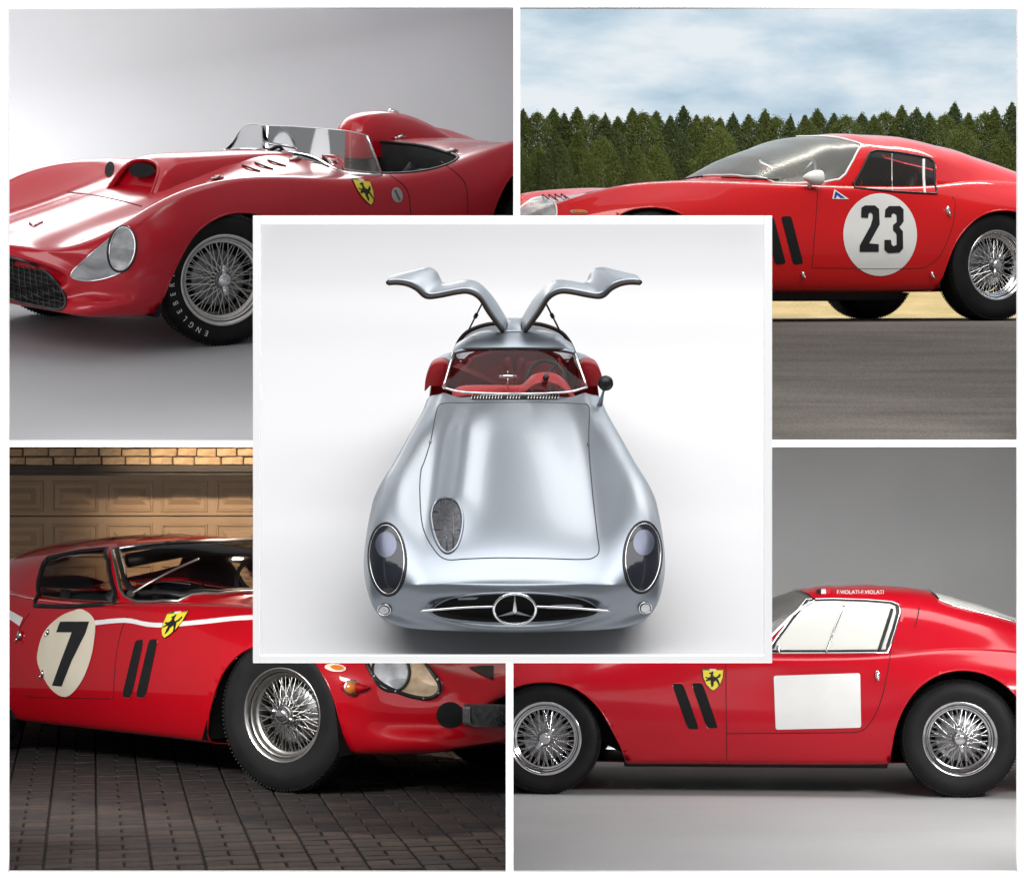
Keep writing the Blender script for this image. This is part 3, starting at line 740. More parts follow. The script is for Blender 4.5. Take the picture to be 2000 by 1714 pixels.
CAB_X = [-3.28, -3.02, -2.75, -2.48, -2.22, -1.98, -1.75, -1.58, -1.42, -1.25, -1.05, -.86, -.70]
CAB_Z = [.81, .925, 1.03, 1.115, 1.175, 1.203, 1.208, 1.192, 1.155, 1.09, .985, .875, .80]
def shells(roof=None):
    """body and cabin surfaces; roof = centre line heights of this very car"""
    body = orient(net(coupe_rows(), 6, 5, cap0=False, cap1=True)); cab = orient(net(cabin_rows(), 6, 6))
    if roof:
        rx, rz = [q[0] for q in roof][::-1], [q[1] for q in roof][::-1]
        for v in cab.verts:
            if v.co.z > .79:
                z0 = float(np.interp(v.co.x, CAB_X, CAB_Z)); z1 = float(np.interp(v.co.x, rx, rz))
                v.co.z = .79+(v.co.z-.79)*(z1-.79)/max(.02, z0-.79)
    return body, cab
def coupe(rig, label, paint, roof=None, side_win=SIDE_WIN, pillar=None, rear_arch=None, rearwin=True, dashm='dark', rear_glass=None, front_arch=None, bow=.115):
    root = tag(empty('racing_coupe', rig.M), label, 'car')
    body, cab = shells(roof); REAR_ARCH = rear_arch or globals()['REAR_ARCH']; FRONT_ARCH = front_arch or globals()['FRONT_ARCH']
    rig.set_bvh([body, cab])
    rig.full = rig.bvh
    wst = WSCREEN_TOP
    if pillar:
        (ax, ay), (bx, by) = pillar
        half = [(-.775, 0), (-.785, .20), (-.83, .40), (-.93, ay*.87), (ax+.12, ay*.985), (ax+.03, ay), (ax-.02, ay*.985), ((ax+bx)/2, (ay+by)/2+.004), (bx+.02, by+.008), (bx, by-.015), (bx+bow*.26, by*.85), (bx+bow*.6, by*.6), (bx+bow*.9, by*.3), (bx+bow, 0)]
        wst = half
    rig.ws = wst; rig.rarch = REAR_ARCH
    for arch in (FRONT_ARCH, REAR_ARCH):
        cutter(body, arch, side_proj, side_plane, keep=lambda f: abs(f.calc_center_median().y) > .45 and f.calc_center_median().z < .80)
        for sg in (1, -1):
            arch_liner(root, arch, .76*sg, .40*sg)
    # floor of the cabin opening
    cutter(body, sym([(-.95, 0), (-.97, .3), (-1.1, .5), (-1.4, .585), (-2.3, .585), (-2.5, .5), (-2.55, 0)]), top_proj, top_plane, keep=lambda f: f.calc_center_median().z > .6)
    cutter(cab, sym([(-.80, 0), (-1.2, .52), (-2.4, .55), (-3.1, .3), (-3.15, 0)]), top_proj, top_plane, keep=lambda f: f.calc_center_median().z < .72)
    g = [cutter(cab, side_win, side_proj, side_plane, keep=lambda f: f.calc_center_median().y > .3, separate=True),
         cutter(cab, side_win, side_proj, side_plane, keep=lambda f: f.calc_center_median().y < -.3, separate=True)]
    ws = cutter(cab, sym(wst), top_proj, top_plane, keep=lambda f: f.calc_center_median().z > .74, separate=True)
    ks = body.copy(); kv = BVHTree.FromBMesh(ks)
    low = [f for f in ws.faces if (lambda h: h[0] is not None and h[0].z > f.calc_center_median().z-.010)(kv.ray_cast(Vector((f.calc_center_median().x, f.calc_center_median().y, 3)), Vector((0, 0, -1))))]
    bmesh.ops.delete(ws, geom=low, context='FACES'); ks.free()
    rw = cutter(cab, rear_glass or sym(REARWIN_TOP), top_proj, top_plane, keep=lambda f: f.calc_center_median().z > .74, separate=True) if rearwin else None
    b = bm_obj('body', body, paint, root, True); c = bm_obj('cabin_shell', cab, paint, root, True)
    for o in (b, c):
        md = o.modifiers.new('thickness', 'SOLIDIFY'); md.thickness = .006; md.offset = -1
        o.data.materials.append(MT['lining']); md.material_offset = 1
    # interior
    it = bm_obj('cabin_lining', box(-2.45, -.95, -.56, .56, .30, .32), MT['void'], root)
    V, F = tube_data(smooth_path([(-1.0, y, .80-.10*abs(y)**2) for y in (-.55, -.3, 0, .3, .55)], 4), .05, 10); mesh_obj('dashboard', V, F, MT[dashm], root, True)
    return root, dict(body=b, cab=c, side=g, ws=ws, rw=rw)
def bucket_seat(parent, x, y, m, h=1.0):
    P = []
    for (xx, z, w_, d) in ((.30, .33, .20, .03), (.10, .31, .22, .05), (-.05, .33, .23, .09), (-.16, .50, .23, .07), (-.24, .72, .22, .06), (-.29, .86, .17, .05)):
        P.append([(x+xx+d*.9 if abs(q) > .8 else x+xx, y+w_*q, .0+z*h+(.05 if abs(q) > .8 else 0)) for q in (-1, -.75, -.3, .3, .75, 1)])
    bm = net(P, 4, 4, mirror=False); o = bm_obj('seat', bm, m, parent, True)
    md = o.modifiers.new('padding', 'SOLIDIFY'); md.thickness = .05; return o
def steering_wheel(parent, x, y, z, r, m, tilt=25):
    Rm = Matrix.Translation((x, y, z)) @ Matrix.Rotation(R(-tilt), 4, 'Y')
    V, F = tube_data([Rm @ Vector((0, r*math.cos(a), r*math.sin(a))) for a in [2*math.pi*i/32 for i in range(32)]], .011, 8, True)
    parts = [(V, F)]
    for a in (0, 120, 240):
        parts.append(tube_data([Rm @ Vector((.02, 0, 0)), Rm @ Vector((0, r*math.sin(R(a+30)), r*math.cos(R(a+30))))], .007, 6))
    parts.append(tube_data([Rm @ Vector((.03, 0, 0)), Rm @ Vector((.30, 0, -.02))], .02, 8))
    V, F = join(parts); return mesh_obj('steering_wheel', V, F, m, parent, True)
def shield_pts(cx, cy, w, h, M=None):
    base = [(-.5, -.47), (-.25, -.5), (0, -.47), (.25, -.5), (.5, -.47), (.47, -.1), (.34, .22), (.14, .43), (0, .52), (-.14, .43), (-.34, .22), (-.47, -.1)]
    return base
HORSE = [(-.02, .30), (.03, .20), (.02, .10), (.10, .02), (.16, .10), (.22, .24), (.27, .22), (.23, .06), (.17, -.06), (.25, -.10), (.31, -.22), (.26, -.27), (.18, -.16), (.10, -.12), (.03, -.16), (.0, -.24), (.03, -.31), (-.02, -.37), (-.05, -.33), (-.14, -.30),
         (-.16, -.25), (-.08, -.25), (-.10, -.14), (-.18, -.10), (-.28, -.14), (-.30, -.10), (-.20, -.04), (-.30, .02), (-.27, .07), (-.14, .02), (-.08, .04), (-.10, .14), (-.07, .22), (-.08, .30)]
def badge(rig, parent, quad, off=.004, horse=True):
    """yellow shield with black horse; quad = pixels of left-top, right-top, tip"""
    lt, rt_, tip = [np.array(q, float) for q in quad]
    c = (lt+rt_)/2; ux = rt_-lt; uy = (tip-c)/.99
    def T(p, s=1.): return tuple(c+ux*p[0]*s+uy*(p[1]*s+.47))
    sh = tag(rig.decal('shield_badge', [T(p) for p in shield_pts(0, 0, 1, 1)], MT['black'], parent, off, 4), 'yellow shield badge with a black rearing horse')
    rig.decal('shield_field', [T((p[0]*.93, (p[1]-0)*.94)) for p in shield_pts(0, 0, 1, 1)], MT['yellow'], sh, off+.0015, 4)
    bar = lambda a, b: [T((x, y)) for x, y in ((a, -.465), (b, -.465), (b, -.415), (a, -.415))]
    for a, b, m in ((-.44, -.15, 'green'), (-.15, .15, 'white'), (.15, .44, 'redv')): rig.decal('tricolour_bar', bar(a, b), MT[m], sh, off+.0025, 4)
    if horse: rig.decal('horse_emblem', [T((p[0], p[1]*.95+.02)) for p in HORSE], MT['blackv'], sh, off+.003, 4)
    return sh
HORSE = [(x*1.18, y*1.12) for x, y in HORSE]
def round_rect(pts, r, n=4):
    """rounded polygon from corner points"""
    o = []; P = [np.array(p, float) for p in pts]
    for i in range(len(P)):
        a, b, c = P[i-1], P[i], P[(i+1) % len(P)]
        u = (a-b)/np.linalg.norm(a-b); v = (c-b)/np.linalg.norm(c-b)
        p0, p1 = b+u*r, b+v*r
        for k in range(n+1):
            t = k/n; o.append(tuple((1-t)**2*p0+2*t*(1-t)*b+t*t*p1))
    return o
def ellipse(cx, cy, rx, ry, rot=0, n=36):
    c, s = math.cos(R(rot)), math.sin(R(rot))
    return [(cx+rx*math.cos(2*math.pi*i/n)*c-ry*math.sin(2*math.pi*i/n)*s, cy+rx*math.cos(2*math.pi*i/n)*s+ry*math.sin(2*math.pi*i/n)*c) for i in range(n)]
def outline_to_local(rig, pts, f):
    return [f(p) for p in rig.hits(pts)]
def door_catch(rig, parent, px, py, s=5, name='door_catch'):
    h = rig.hit(px, py, .004)
    if h is None: return
    V, F = lathe_data(smooth_path([(.030, 0), (.030, .006), (.022, .012), (.010, .015), (0, .016)], 3), 24)
    V = [Vector((v[0]*s/8*.6, v[1], v[2]*s/8)) for v in V]
    sg = 1 if h.y > 0 else -1
    o = mesh_obj(name, [Vector((v[0]+h.x, h.y+v[1]*sg, h.z+v[2])) for v in V], F, MT['chrome'], parent, True)
    V, F = tube_data([h+Vector((0, .012*sg, 0)), h+Vector((-.004, .026*sg, -.026*s/8*1.4))], .006*s/8, 8); mesh_obj('catch_lever', V, F, MT['chrome'], o, True)
def body_text(rig, name, txt, px, py, size, m, parent, ux=(1, 0), uy=(0, 1), off=.003, bold=0):
    cu = bpy.data.curves.new(name, 'FONT'); cu.body = txt; cu.size = 1; cu.offset = bold
    ob = bpy.data.objects.new(name, cu); COL.objects.link(ob); bpy.context.view_layer.update()
    me = bpy.data.meshes.new_from_object(ob.evaluated_get(bpy.context.evaluated_depsgraph_get())); bpy.data.objects.remove(ob)
    for v in me.vertices:
        x, y = v.co.x*size, -v.co.y*size
        h = rig.hit(px+x*ux[0]+y*uy[0], py+x*ux[1]+y*uy[1], off)
        v.co = h if h is not None else (0, 0, -50)
    bm = bmesh.new(); bm.from_mesh(me); bmesh.ops.delete(bm, geom=[v for v in bm.verts if v.co.z < -40], context='VERTS'); bm.to_mesh(me); bm.free()
    me.materials.clear(); return finish(name, me, m, parent, False)
def loc_xz(rig, pts): return [(h.x, h.z) for h in (rig.hit(*p) for p in pts) if h is not None]
def loc_xy(rig, pts): return [(h.x, h.y) for h in (rig.hit(*p) for p in pts) if h is not None]
def V2(pts, sc, ox, oy): return [(x/sc+ox, y/sc+oy) for x, y in pts]
def glazing(P, root, sd='glass', wd='glass', rd=None):
    for g in P['side']:
        bm_obj('side_window', g, MT[sd], root, True)
    bm_obj('windscreen', P['ws'], MT[wd], root, True)
    if P['rw']: bm_obj('rear_window', P['rw'], MT[rd or sd], root, True)
def loop_trim(name, rig, xz, r, m, parent, side=1, off=.002):
    """trim bar laid round a side window outline given in x,z (ray from the side on to the body)"""
    P = []
    for (x, z) in xz:
        h = rig.full.ray_cast(Vector((x, 3*side, z)), Vector((0, -side, 0)))
        if h[0] is not None: P.append(h[0]+Vector((0, off*side, 0)))
    V, F = tube_data(P, r, 6, True); return mesh_obj(name, V, F, m, parent, True)
def top_trim(name, rig, xy, r, m, parent, off=.003, closed=True):
    P = []
    for (x, y) in xy:
        h = rig.full.ray_cast(Vector((x, y, 3)), Vector((0, 0, -1)))
        if h[0] is not None: P.append(h[0]+Vector((0, 0, off)))
    V, F = tube_data(P, r, 6, closed); return mesh_obj(name, V, F, m, parent, True)
def dense(pts, n=6):
    o = []
    for i in range(len(pts)):
        a, b = pts[i], pts[(i+1) % len(pts)]
        o += [(a[0]+(b[0]-a[0])*k/n, a[1]+(b[1]-a[1])*k/n) for k in range(n)]
    return o
def arch_lip(rig, arch, parent, m, side=1, z0=.19):
    P = []
    for (x, z) in arch:
        if z < z0: continue
        h = rig.full.ray_cast(Vector((x, 3*side, z)), Vector((0, -side, 0)))
        if h[0] is not None: P.append(h[0]-Vector((0, .004*side, 0)))
    V, F = tube_data(P, .006, 6); mesh_obj('wheel_arch_lip', V, F, m, parent, True)
def wheels4(rig, root, shade='chrome', sp=(130, 80), rf=.325, rr_=.338, spokes=36, yy=.665, xr=-2.4, steer=0, letters=None, far=True, wt=.16, rim=.205):
    for x, s in ((0, rig.near), (xr, rig.near), (0, -rig.near), (xr, -rig.near)):
        if not far and s != rig.near: continue
        w_ = wheel(rig, root, (x, yy*s, rf if x == 0 else rr_), s, rf if x == 0 else rr_, wt if x == 0 else wt+.02, rim, spokes=spokes,
              spinner=R(sp[0] if x == 0 else sp[1]), shade=shade, steer=steer if x == 0 else 0, letters=letters if s == rig.near else None)
BL_ARCH = [((x-.0)*1.07-.015, .31+(z-.31)*1.04) for x, z in FRONT_ARCH]
TR_REAR = smooth_path([(-1.96, .05), (-1.985, .22), (-2.04, .42), (-2.13, .55), (-2.26, .64), (-2.43, .672), (-2.60, .64), (-2.72, .55), (-2.80, .42), (-2.84, .22), (-2.85, .05)], 4)
RBR.near = RTR.near = RTL.near = 1; RBL.near = -1; RC.near = 1
def underpan(root, x0, x1, w_=.5, z=.175): bm_obj('underpan', box(x0, x1, -w_, w_, z-.03, z+.05, .01), MT['black'], root)

# ================================================================== LOWER RIGHT: red coupe, left side, blank white panel
def build_lower_right():
    g = RBR; ROOF = [(-.64, .80), (-.80, .86), (-1.05, .99), (-1.33, 1.13), (-1.45, 1.175), (-1.62, 1.205), (-1.93, 1.215), (-2.24, 1.19), (-2.54, 1.11), (-2.8, 1.02), (-3.1, .90), (-3.3, .81)]; g.set_bvh(shells(ROOF))
    sw = loc_xz(g, [(1500, 1275), (1509, 1255), (1540, 1213), (1574, 1170), (1626, 1169), (1690, 1171), (1742, 1175), (1756, 1181), (1758, 1195), (1748, 1232), (1734, 1274), (1620, 1275)])
    pl = [(-1.29, .635), (-1.58, .50)]
    root, P = coupe(g, 'glossy red closed racing coupe with blank white door panel on a grey studio floor', MT['red_studio'], side_win=sw, roof=ROOF, pillar=pl)
    glazing(P, root, 'pale_view_glass', 'haze_glass'); wheels4(g, root); underpan(root, -2.0, -.45)
    for s in (1, -1):
        arch_lip(g, FRONT_ARCH, root, MT['red_studio'], s); arch_lip(g, g.rarch, root, MT['red_studio'], s)
        loop_trim('window_trim', g, dense(sw, 4), .006, MT['chrome'], root, s)
        c = (sum(p[0] for p in sw)/len(sw), sum(p[1] for p in sw)/len(sw))
        loop_trim('window_seal', g, dense([(c[0]+(x-c[0])*.955, c[1]+(z-c[1])*.94) for x, z in sw], 4), .011, MT['black'], root, s, -.006)
    top_trim('windscreen_trim', g, dense(sym(g.ws), 3), .009, MT['chrome'], root)
    top_trim('rear_window_trim', g, dense(sym(REARWIN_TOP), 3), .008, MT['chrome'], root)
    g.line('window_bar', [(1648, 1184), (1630, 1228), (1614, 1273)], .007, MT['chrome'], root, .003)
    g.line('window_bar', [(1742, 1190), (1728, 1235), (1716, 1272)], .010, MT['black'], root, .002)
    g.bvh = g.full
    for k, v in enumerate((((1312, 1334), (1334, 1334), (1366, 1424), (1344, 1424)), ((1350, 1333), (1372, 1333), (1403, 1422), (1381, 1422)))):
        g.decal('side_vent', round_rect(v, 6), MT['void'], root, .002)
        g.line('vent_lip', round_rect(v, 6), .0035, MT['red_studio'], root, 0, True, sm=0)
    g.line('door_seam', [(1418, 1296), (1418, 1360), (1419, 1430), (1419, 1484)], .0022, MT['seam'], root)
    g.line('door_seam', [(1420, 1432), (1520, 1431), (1640, 1430), (1680, 1427), (1700, 1410), (1718, 1375), (1730, 1330), (1737, 1290), (1739, 1276)], .0028, MT['seam'], root)
    g.decal('number_panel', round_rect([(1511, 1319), (1680, 1314), (1682, 1420), (1515, 1424)], 5), MT['white'], root, .004)
    badge(g, root, [(1371, 1306), (1414, 1306), (1393, 1349)])
    door_catch(g, root, 1714, 1318, 7)
    door_catch(g, root, 1521, 1266, 6, 'mirror_mount')
    for i, m in enumerate(('black', 'white', 'redv')):
        g.decal('flag_sticker', [(1595+i*9, 1151), (1604+i*9, 1151), (1604+i*9, 1160), (1595+i*9, 1160)] if i else round_rect([(1595, 1151), (1604, 1151), (1604, 1160), (1595, 1160)], 3), MT[m], root, .003)
    body_text(g, 'name_lettering', 'F.VIOLATI-F.VIOLATI', 1634, 1160, 10.2, MT['white'], root, bold=.01)
    g.line('air_slot', [(1795, 1185), (1792, 1205), (1786, 1225)], .0035, MT['seam'], root)
    bucket_seat(root, -1.75, .30, MT['dark']); bucket_seat(root, -1.75, -.30, MT['dark']); steering_wheel(root, -1.30, .32, .82, .18, MT['dark'])
    clip_children(root, 998, -1)
build_lower_right()

# ================================================================== UPPER RIGHT: bright red coupe, number 23
def build_upper_right():
    g = RTR; ROOF = [(-.64, .80), (-.75, .865), (-1.01, 1.0), (-1.38, 1.122), (-1.6, 1.148), (-1.98, 1.145), (-2.37, 1.085), (-2.76, .985), (-3.11, .87), (-3.3, .80)]; g.set_bvh(shells(ROOF))
    sw = loc_xz(g, [(1669, 367), (1683, 332), (1699, 298), (1712, 294), (1754, 298), (1815, 309), (1824, 318), (1826, 345), (1829, 379), (1740, 374)])
    pl = [(-1.35, .66), (-1.556, .55)]
    root, P = coupe(g, 'bright red closed racing coupe number twenty-three on the asphalt track', MT['red_bright'], side_win=sw, roof=ROOF, pillar=pl, bow=.16, rear_arch=TR_REAR, rear_glass=None)
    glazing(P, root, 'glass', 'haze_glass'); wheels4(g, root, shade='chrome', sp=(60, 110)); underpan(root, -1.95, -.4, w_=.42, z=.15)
    for s in (1, -1):
        arch_lip(g, FRONT_ARCH, root, MT['red_bright'], s); arch_lip(g, g.rarch, root, MT['red_bright'], s)
        loop_trim('window_seal', g, dense(sw, 4), .008, MT['black'], root, s, 0)
    hw = dense(g.ws, 3)[:-3]; top_trim('windscreen_trim', g, hw, .007, MT['white'], root, closed=False); top_trim('windscreen_trim', g, [(x, -y) for x, y in hw], .004, MT['black'], root, closed=False)
    c = 1
    g.line('window_bar', [(1804, 312), (1804, 345), (1806, 378)], .010, MT['white'], root, 0)
    g.line('window_bar', [(1742, 300), (1742, 338), (1743, 374)], .003, MT['satin'], root, 0)
    g.bvh = g.full
    for v in (((1525, 423), (1545, 422), (1569, 515), (1549, 517)), ((1490, 425), (1511, 424), (1535, 515), (1514, 517))):
        g.decal('side_vent', round_rect(v, 6), MT['void'], root, .002)
    g.line('door_seam', [(1597, 373), (1594, 420), (1590, 470), (1586, 521)], .0022, MT['seam'], root)
    g.line('door_seam', [(1586, 523), (1700, 524), (1790, 524), (1815, 517), (1837, 497), (1852, 466), (1861, 438), (1866, 400), (1860, 384)], .0022, MT['seam'], root)
    rd = g.decal('number_roundel', ellipse(1718.5, 458.3, 72, 80.5, n=48), MT['white'], root, .003)
    S = lambda p: V2(p, 3.646, 1480, 230)
    g.decal('numeral_two', S([(735, 640), (760, 625), (830, 625), (860, 650), (865, 760), (790, 895), (858, 900), (858, 955), (722, 955), (722, 910), (800, 770), (815, 720), (815, 690), (800, 675), (785, 685), (782, 715), (732, 712)]), MT['blackv'], rd, .006, 4)
    g.decal('numeral_three', S([(905, 655), (930, 630), (1010, 630), (1035, 655), (1035, 740), (1005, 780), (1030, 810), (1032, 930), (1005, 960), (925, 965), (898, 940), (898, 870), (945, 870), (950, 905), (965, 915), (985, 905), (985, 830), (960, 800), (960, 765), (985, 745), (985, 695), (965, 680), (950, 690), (948, 710), (900, 710)]), MT['blackv'], rd, .006, 4)
    g.line('roundel_seam', [(1672, 524), (1700, 524.5), (1735, 524.5), (1762, 524)], .0018, MT['steel'], rd, .003)
    tb = g.decal('triangle_badge', [(1629, 370), (1658, 389), (1625, 388.5)], MT['white'], root, .003)
    g.decal('badge_mark', [(1631, 374), (1650, 387), (1641, 387), (1634, 381), (1632, 387), (1628, 387)], MT['blue'], tb, .005)
    door_catch(g, root, 1850, 412, 7); door_catch(g, root, 1567, 536, 5, 'body_fastener'); door_catch(g, root, 1819, 536, 5, 'body_fastener')
    # wing mirror on a short stalk
    p = g.hit(1580, 366, 0); c = g.at(1589, 347, 1, p.y+.03)
    rows = []
    for t, rad in ((-.075, .002), (-.06, .016), (-.03, .032), (0, .042), (.03, .046), (.045, .045)):
        rows.append([(c.x-t, c.y+rad*1.1*math.sin(a), c.z+rad*math.cos(a)) for a in [2*math.pi*i/12 for i in range(12)]])
    mo = bm_obj('wing_mirror', net([r+r[:1] for r in rows], 4, 3, mirror=False, cap1=False), MT['white'], root, True)
    V, F = tube_data([(c.x-.045-i*.001, c.y, c.z) for i in range(2)], .043, 20); mesh_obj('mirror_glass', V, F, MT['chrome'], mo)
    V, F = tube_data([p, p+(c-p)*.6, c], [.014, .010, .012], 8); mesh_obj('mirror_stalk', V, F, MT['white'], mo, True)
    # side marker, headlamp cover and nose slots
    g.decal('side_marker', ellipse(1131, 414, 17, 4.5, 3), MT['chrome'], root, .003); g.decal('side_marker_lens', ellipse(1131, 413.6, 13, 3, 3), MT['amber'], root, .006)
    hl = g.decal('headlight_cover', round_rect([(1008, 412), (1040, 388), (1066, 385), (1086, 398), (1088, 424), (1060, 440), (1010, 440)], 10), MT['lens'], root, .004)
    g.line('headlight_rim', round_rect([(1008, 412), (1040, 388), (1066, 385), (1086, 398), (1088, 424), (1060, 440), (1010, 440)], 10), .006, MT['white'], hl, .003, True, sm=0)
    for i in range(4): g.line('bonnet_slot', [(1060+i*12, 380-i*.5), (1078+i*12, 393-i)], .004, MT['seam'], root, 0, sm=0)
    g.line('wiper', [(1412, 352), (1450, 353), (1520, 355)], .005, MT['black'], root, .02, sm=0)
    bucket_seat(root, -1.75, .30, MT['dark']); bucket_seat(root, -1.75, -.30, MT['leather']); steering_wheel(root, -1.26, .30, .84, .16, MT['satin'])
    clip_children(root, 1012, -1)
MT['steelf'] = mat('lamp_housing_metal', (.22, .22, .22), .35, metal=.9, noise=(30, (.15, .15, .15), 2)); MT['foggl'] = mat('fog_lamp_glass', (.10, .11, .11), .12, metal=.3, coat=1, noise=(40, (.02, .025, .025), 4))
MT['lens'] = mat('headlight_glass', (.75, .77, .78), .08, metal=.6, coat=1, noise=(14, (.45, .46, .47), 3))
MT['lensd'] = mat('dark_headlight_glass', (.012, .014, .022), .12, spec=.3, coat=.35, noise=(6, (.02, .022, .03), 2))
MT['warml'] = mat('warm_headlight_glass', (.80, .62, .42), .12, metal=.3, coat=1, noise=(16, (.55, .38, .22), 3))
build_upper_right()

# ================================================================== LOWER LEFT: deep red coupe, number 7
def build_lower_left():
    g = RBL; ROOF = [(-.64, .80), (-.78, .86), (-1.03, 1.03), (-1.25, 1.085), (-1.45, 1.103), (-1.8, 1.112), (-2.23, 1.083), (-2.67, 1.0), (-3.05, .88), (-3.3, .80)]; g.set_bvh(shells(ROOF))
    sw = loc_xz(g, [(68, 1183), (74, 1140), (85, 1100), (95, 1089), (154, 1077), (208, 1072), (212, 1095), (221, 1180), (128, 1185)])
    pl = [(-1.26, .645), (-1.52, .50)]
    root, P = coupe(g, 'deep red closed racing coupe number seven on brick paving', MT['red_deep'], side_win=sw, roof=ROOF, pillar=pl, front_arch=BL_ARCH, bow=.26, rear_arch=TR_REAR, rear_glass=[(-2.2, -.3), (-2.15, 0), (-2.12, .3), (-2.1, .5), (-2.3, .585), (-2.9, .55), (-3.1, .3), (-3.1, -.1), (-2.5, -.3)])
    glazing(P, root, 'thin_glass', 'thin_glass', 'perspex_film'); wheels4(g, root, shade='satin', sp=(20, 80), rf=.350, rr_=.35, steer=R(11)); underpan(root, -2.1, -.4)
    for s in (1, -1):
        arch_lip(g, BL_ARCH, root, MT['red_deep'], s); arch_lip(g, g.rarch, root, MT['red_deep'], s)
        loop_trim('window_seal', g, dense(sw, 4), .013, MT['black'], root, s, -.002)
    top_trim('windscreen_trim', g, dense(sym(g.ws), 3), .009, MT['satin'], root)
    c = (-1.15, 0)
    top_trim('windscreen_seal', g, dense([((x-c[0])*.96+c[0], y*.955) for x, y in sym(g.ws)], 3), .016, MT['black'], root, -.006)
    V, F = tube_data([(-1.34-.5*y*y, y, 1.05-.25*y*y) for y in (-.46, -.2, 0, .2, .46)], .035, 8); mesh_obj('header_lining', V, F, MT['black'], root, True)
    g.bvh = g.full
    S = lambda p: V2(p, 3.094, 0, 1160)
    rd = g.decal('number_roundel', smooth_path([(165, 1191), (186, 1212), (184, 1257), (174, 1299), (155, 1338), (129, 1360), (100, 1344), (78, 1305), (74, 1276), (87, 1234), (116, 1205), (145, 1192)], 4, True), MT['cream'], root, .004)
    g.decal('numeral_seven', S([(370, 165), (545, 165), (520, 240), (440, 400), (378, 555), (320, 550), (375, 400), (440, 230), (345, 230)]), MT['blackv'], rd, .007, 4)
    def band(pts, w_):
        up = [(x, y-w_/2) for x, y in pts]; dn = [(x, y+w_/2) for x, y in pts]; return up+dn[::-1]
    g.decal('white_stripe', band(smooth_path([(184, 1216), (246, 1211), (290, 1219), (330, 1220), (400, 1214), (470, 1207), (560, 1204)], 4), 9), MT['white'], root, .0035)
    g.decal('white_stripe', [(10, 1186), (46, 1206), (39, 1222), (10, 1203)], MT['white'], root, .0035)
    for v in (((265, 1249), (282, 1247), (256, 1364), (238, 1361)), ((292, 1247), (309, 1247), (284, 1364), (265, 1361))):
        g.decal('side_vent', round_rect(v, 6), MT['void'], root, .002)
        g.line('vent_lip', round_rect(v, 6), .0035, MT['red_deep'], root, 0, True, sm=0)
    badge(g, root, [(328, 1197), (371, 1192), (322, 1247)])
    g.line('door_seam', [(249, 1203), (236, 1235), (226, 1289), (221, 1364)], .0024, MT['seam'], root)
    g.line('door_seam', [(221, 1364), (120, 1362), (60, 1360), (48, 1352)], .0024, MT['seam'], root)
    g.line('door_seam', [(58, 1196), (40, 1225), (36, 1241)], .0024, MT['seam'], root)
    door_catch(g, root, 40, 1241, 7); door_catch(g, root, 86, 1315, 5, 'body_fastener'); door_catch(g, root, 97, 1234, 4, 'body_fastener')
    hlp = smooth_path([(712, 1275), (726, 1314), (751, 1338), (796, 1357), (836, 1363), (856, 1352), (857, 1333), (838, 1306), (815, 1280), (775, 1262), (730, 1260)], 4, True)
    hl = g.decal('headlight_cover', hlp, MT['warml'], root, .003)
    g.line('headlight_seal', hlp, .010, MT['black'], hl, .002, True, sm=0)
    g.decal('headlight_lamp', ellipse(762, 1310, 34, 38, -20), MT['lens'], hl, .006); g.line('lamp_ring', ellipse(764, 1311, 36, 39, -20), .006, MT['black'], hl, .006, True, sm=0)
    for i in range(0, len(hlp), 5): g.decal('cover_screw', ellipse(hlp[i][0], hlp[i][1], 2, 2, n=8), MT['chrome'], hl, .013)
    g.decal('side_marker', ellipse(656, 1304, 21, 7.5, 6), MT['cream'], root, .005)
    g.decal('side_marker_lens', ellipse(660, 1304, 13, 4.5, 8), MT['amber'], root, .008)
    p = g.hit(694, 1342, 0)
    pod = [(p+Vector((.03-.02*i, -.004*(4-abs(i-2))*2.0*0-.012*math.sin(math.pi*i/5), 0))) for i in range(6)]
    V, F = tube_data(smooth_path([tuple(p+Vector((.06, .03, 0))), tuple(p+Vector((.02, -.006, 0))), tuple(p+Vector((-.05, -.012, 0))), tuple(p+Vector((-.11, .02, 0)))], 4), [.004, .008, .014, .018, .021, .023, .024, .024, .023, .020, .014, .008, .004][:13], 12)
    mesh_obj('indicator_pod', V, F, MT['red_deep'], root, True)
    c = g.hit(691, 1343, .026); n = (g.cam-c).normalized()
    V, F = tube_data([c-n*.03, c-n*.004, c], [.036, .036, .030], 20); mesh_obj('indicator_ring', V, F, MT['satin'], root, True)
    V, F = tube_data([c, c+n*.008, c+n*.014, c+n*.017], [.028, .025, .016, .004], 20); mesh_obj('indicator_lens', V, F, MT['amber'], root, True)
    g.decal('brake_duct', ellipse(879, 1396, 27, 26), MT['void'], root, .002)
    g.decal('nose_inlet', [(915, 1303), (940, 1300), (964, 1300), (964, 1329), (940, 1318)], MT['void'], root, .003)
    def slab(name, pts, x0, x1, m, par):
        A = [g.at(px, py, 0, x0) for px, py in pts]; B = [p+Vector((x1-x0, 0, 0)) for p in A]; n = len(A)
        return mesh_obj(name, A+B, [tuple(range(n)), tuple(range(2*n-1, n-1, -1))]+[(i, (i+1) % n, n+(i+1) % n, n+i) for i in range(n)], m, par)
    fl = slab('fog_lamp', round_rect([(918, 1375), (994, 1375), (994, 1419), (918, 1419)], 9), .945, .90, MT['steelf'], root)
    slab('fog_lamp_glass', round_rect([(922, 1379), (992, 1379), (992, 1415), (922, 1415)], 7), .950, .946, MT['foggl'], fl)
    # wiper and catches on the glass
    g.line('wiper', [(262, 1161), (300, 1140), (345, 1117), (388, 1098)], .006, MT['satin'], root, .02)
    g.line('wiper_blade', [(270, 1140), (330, 1140), (372, 1146)], .005, MT['black'], root, .015)
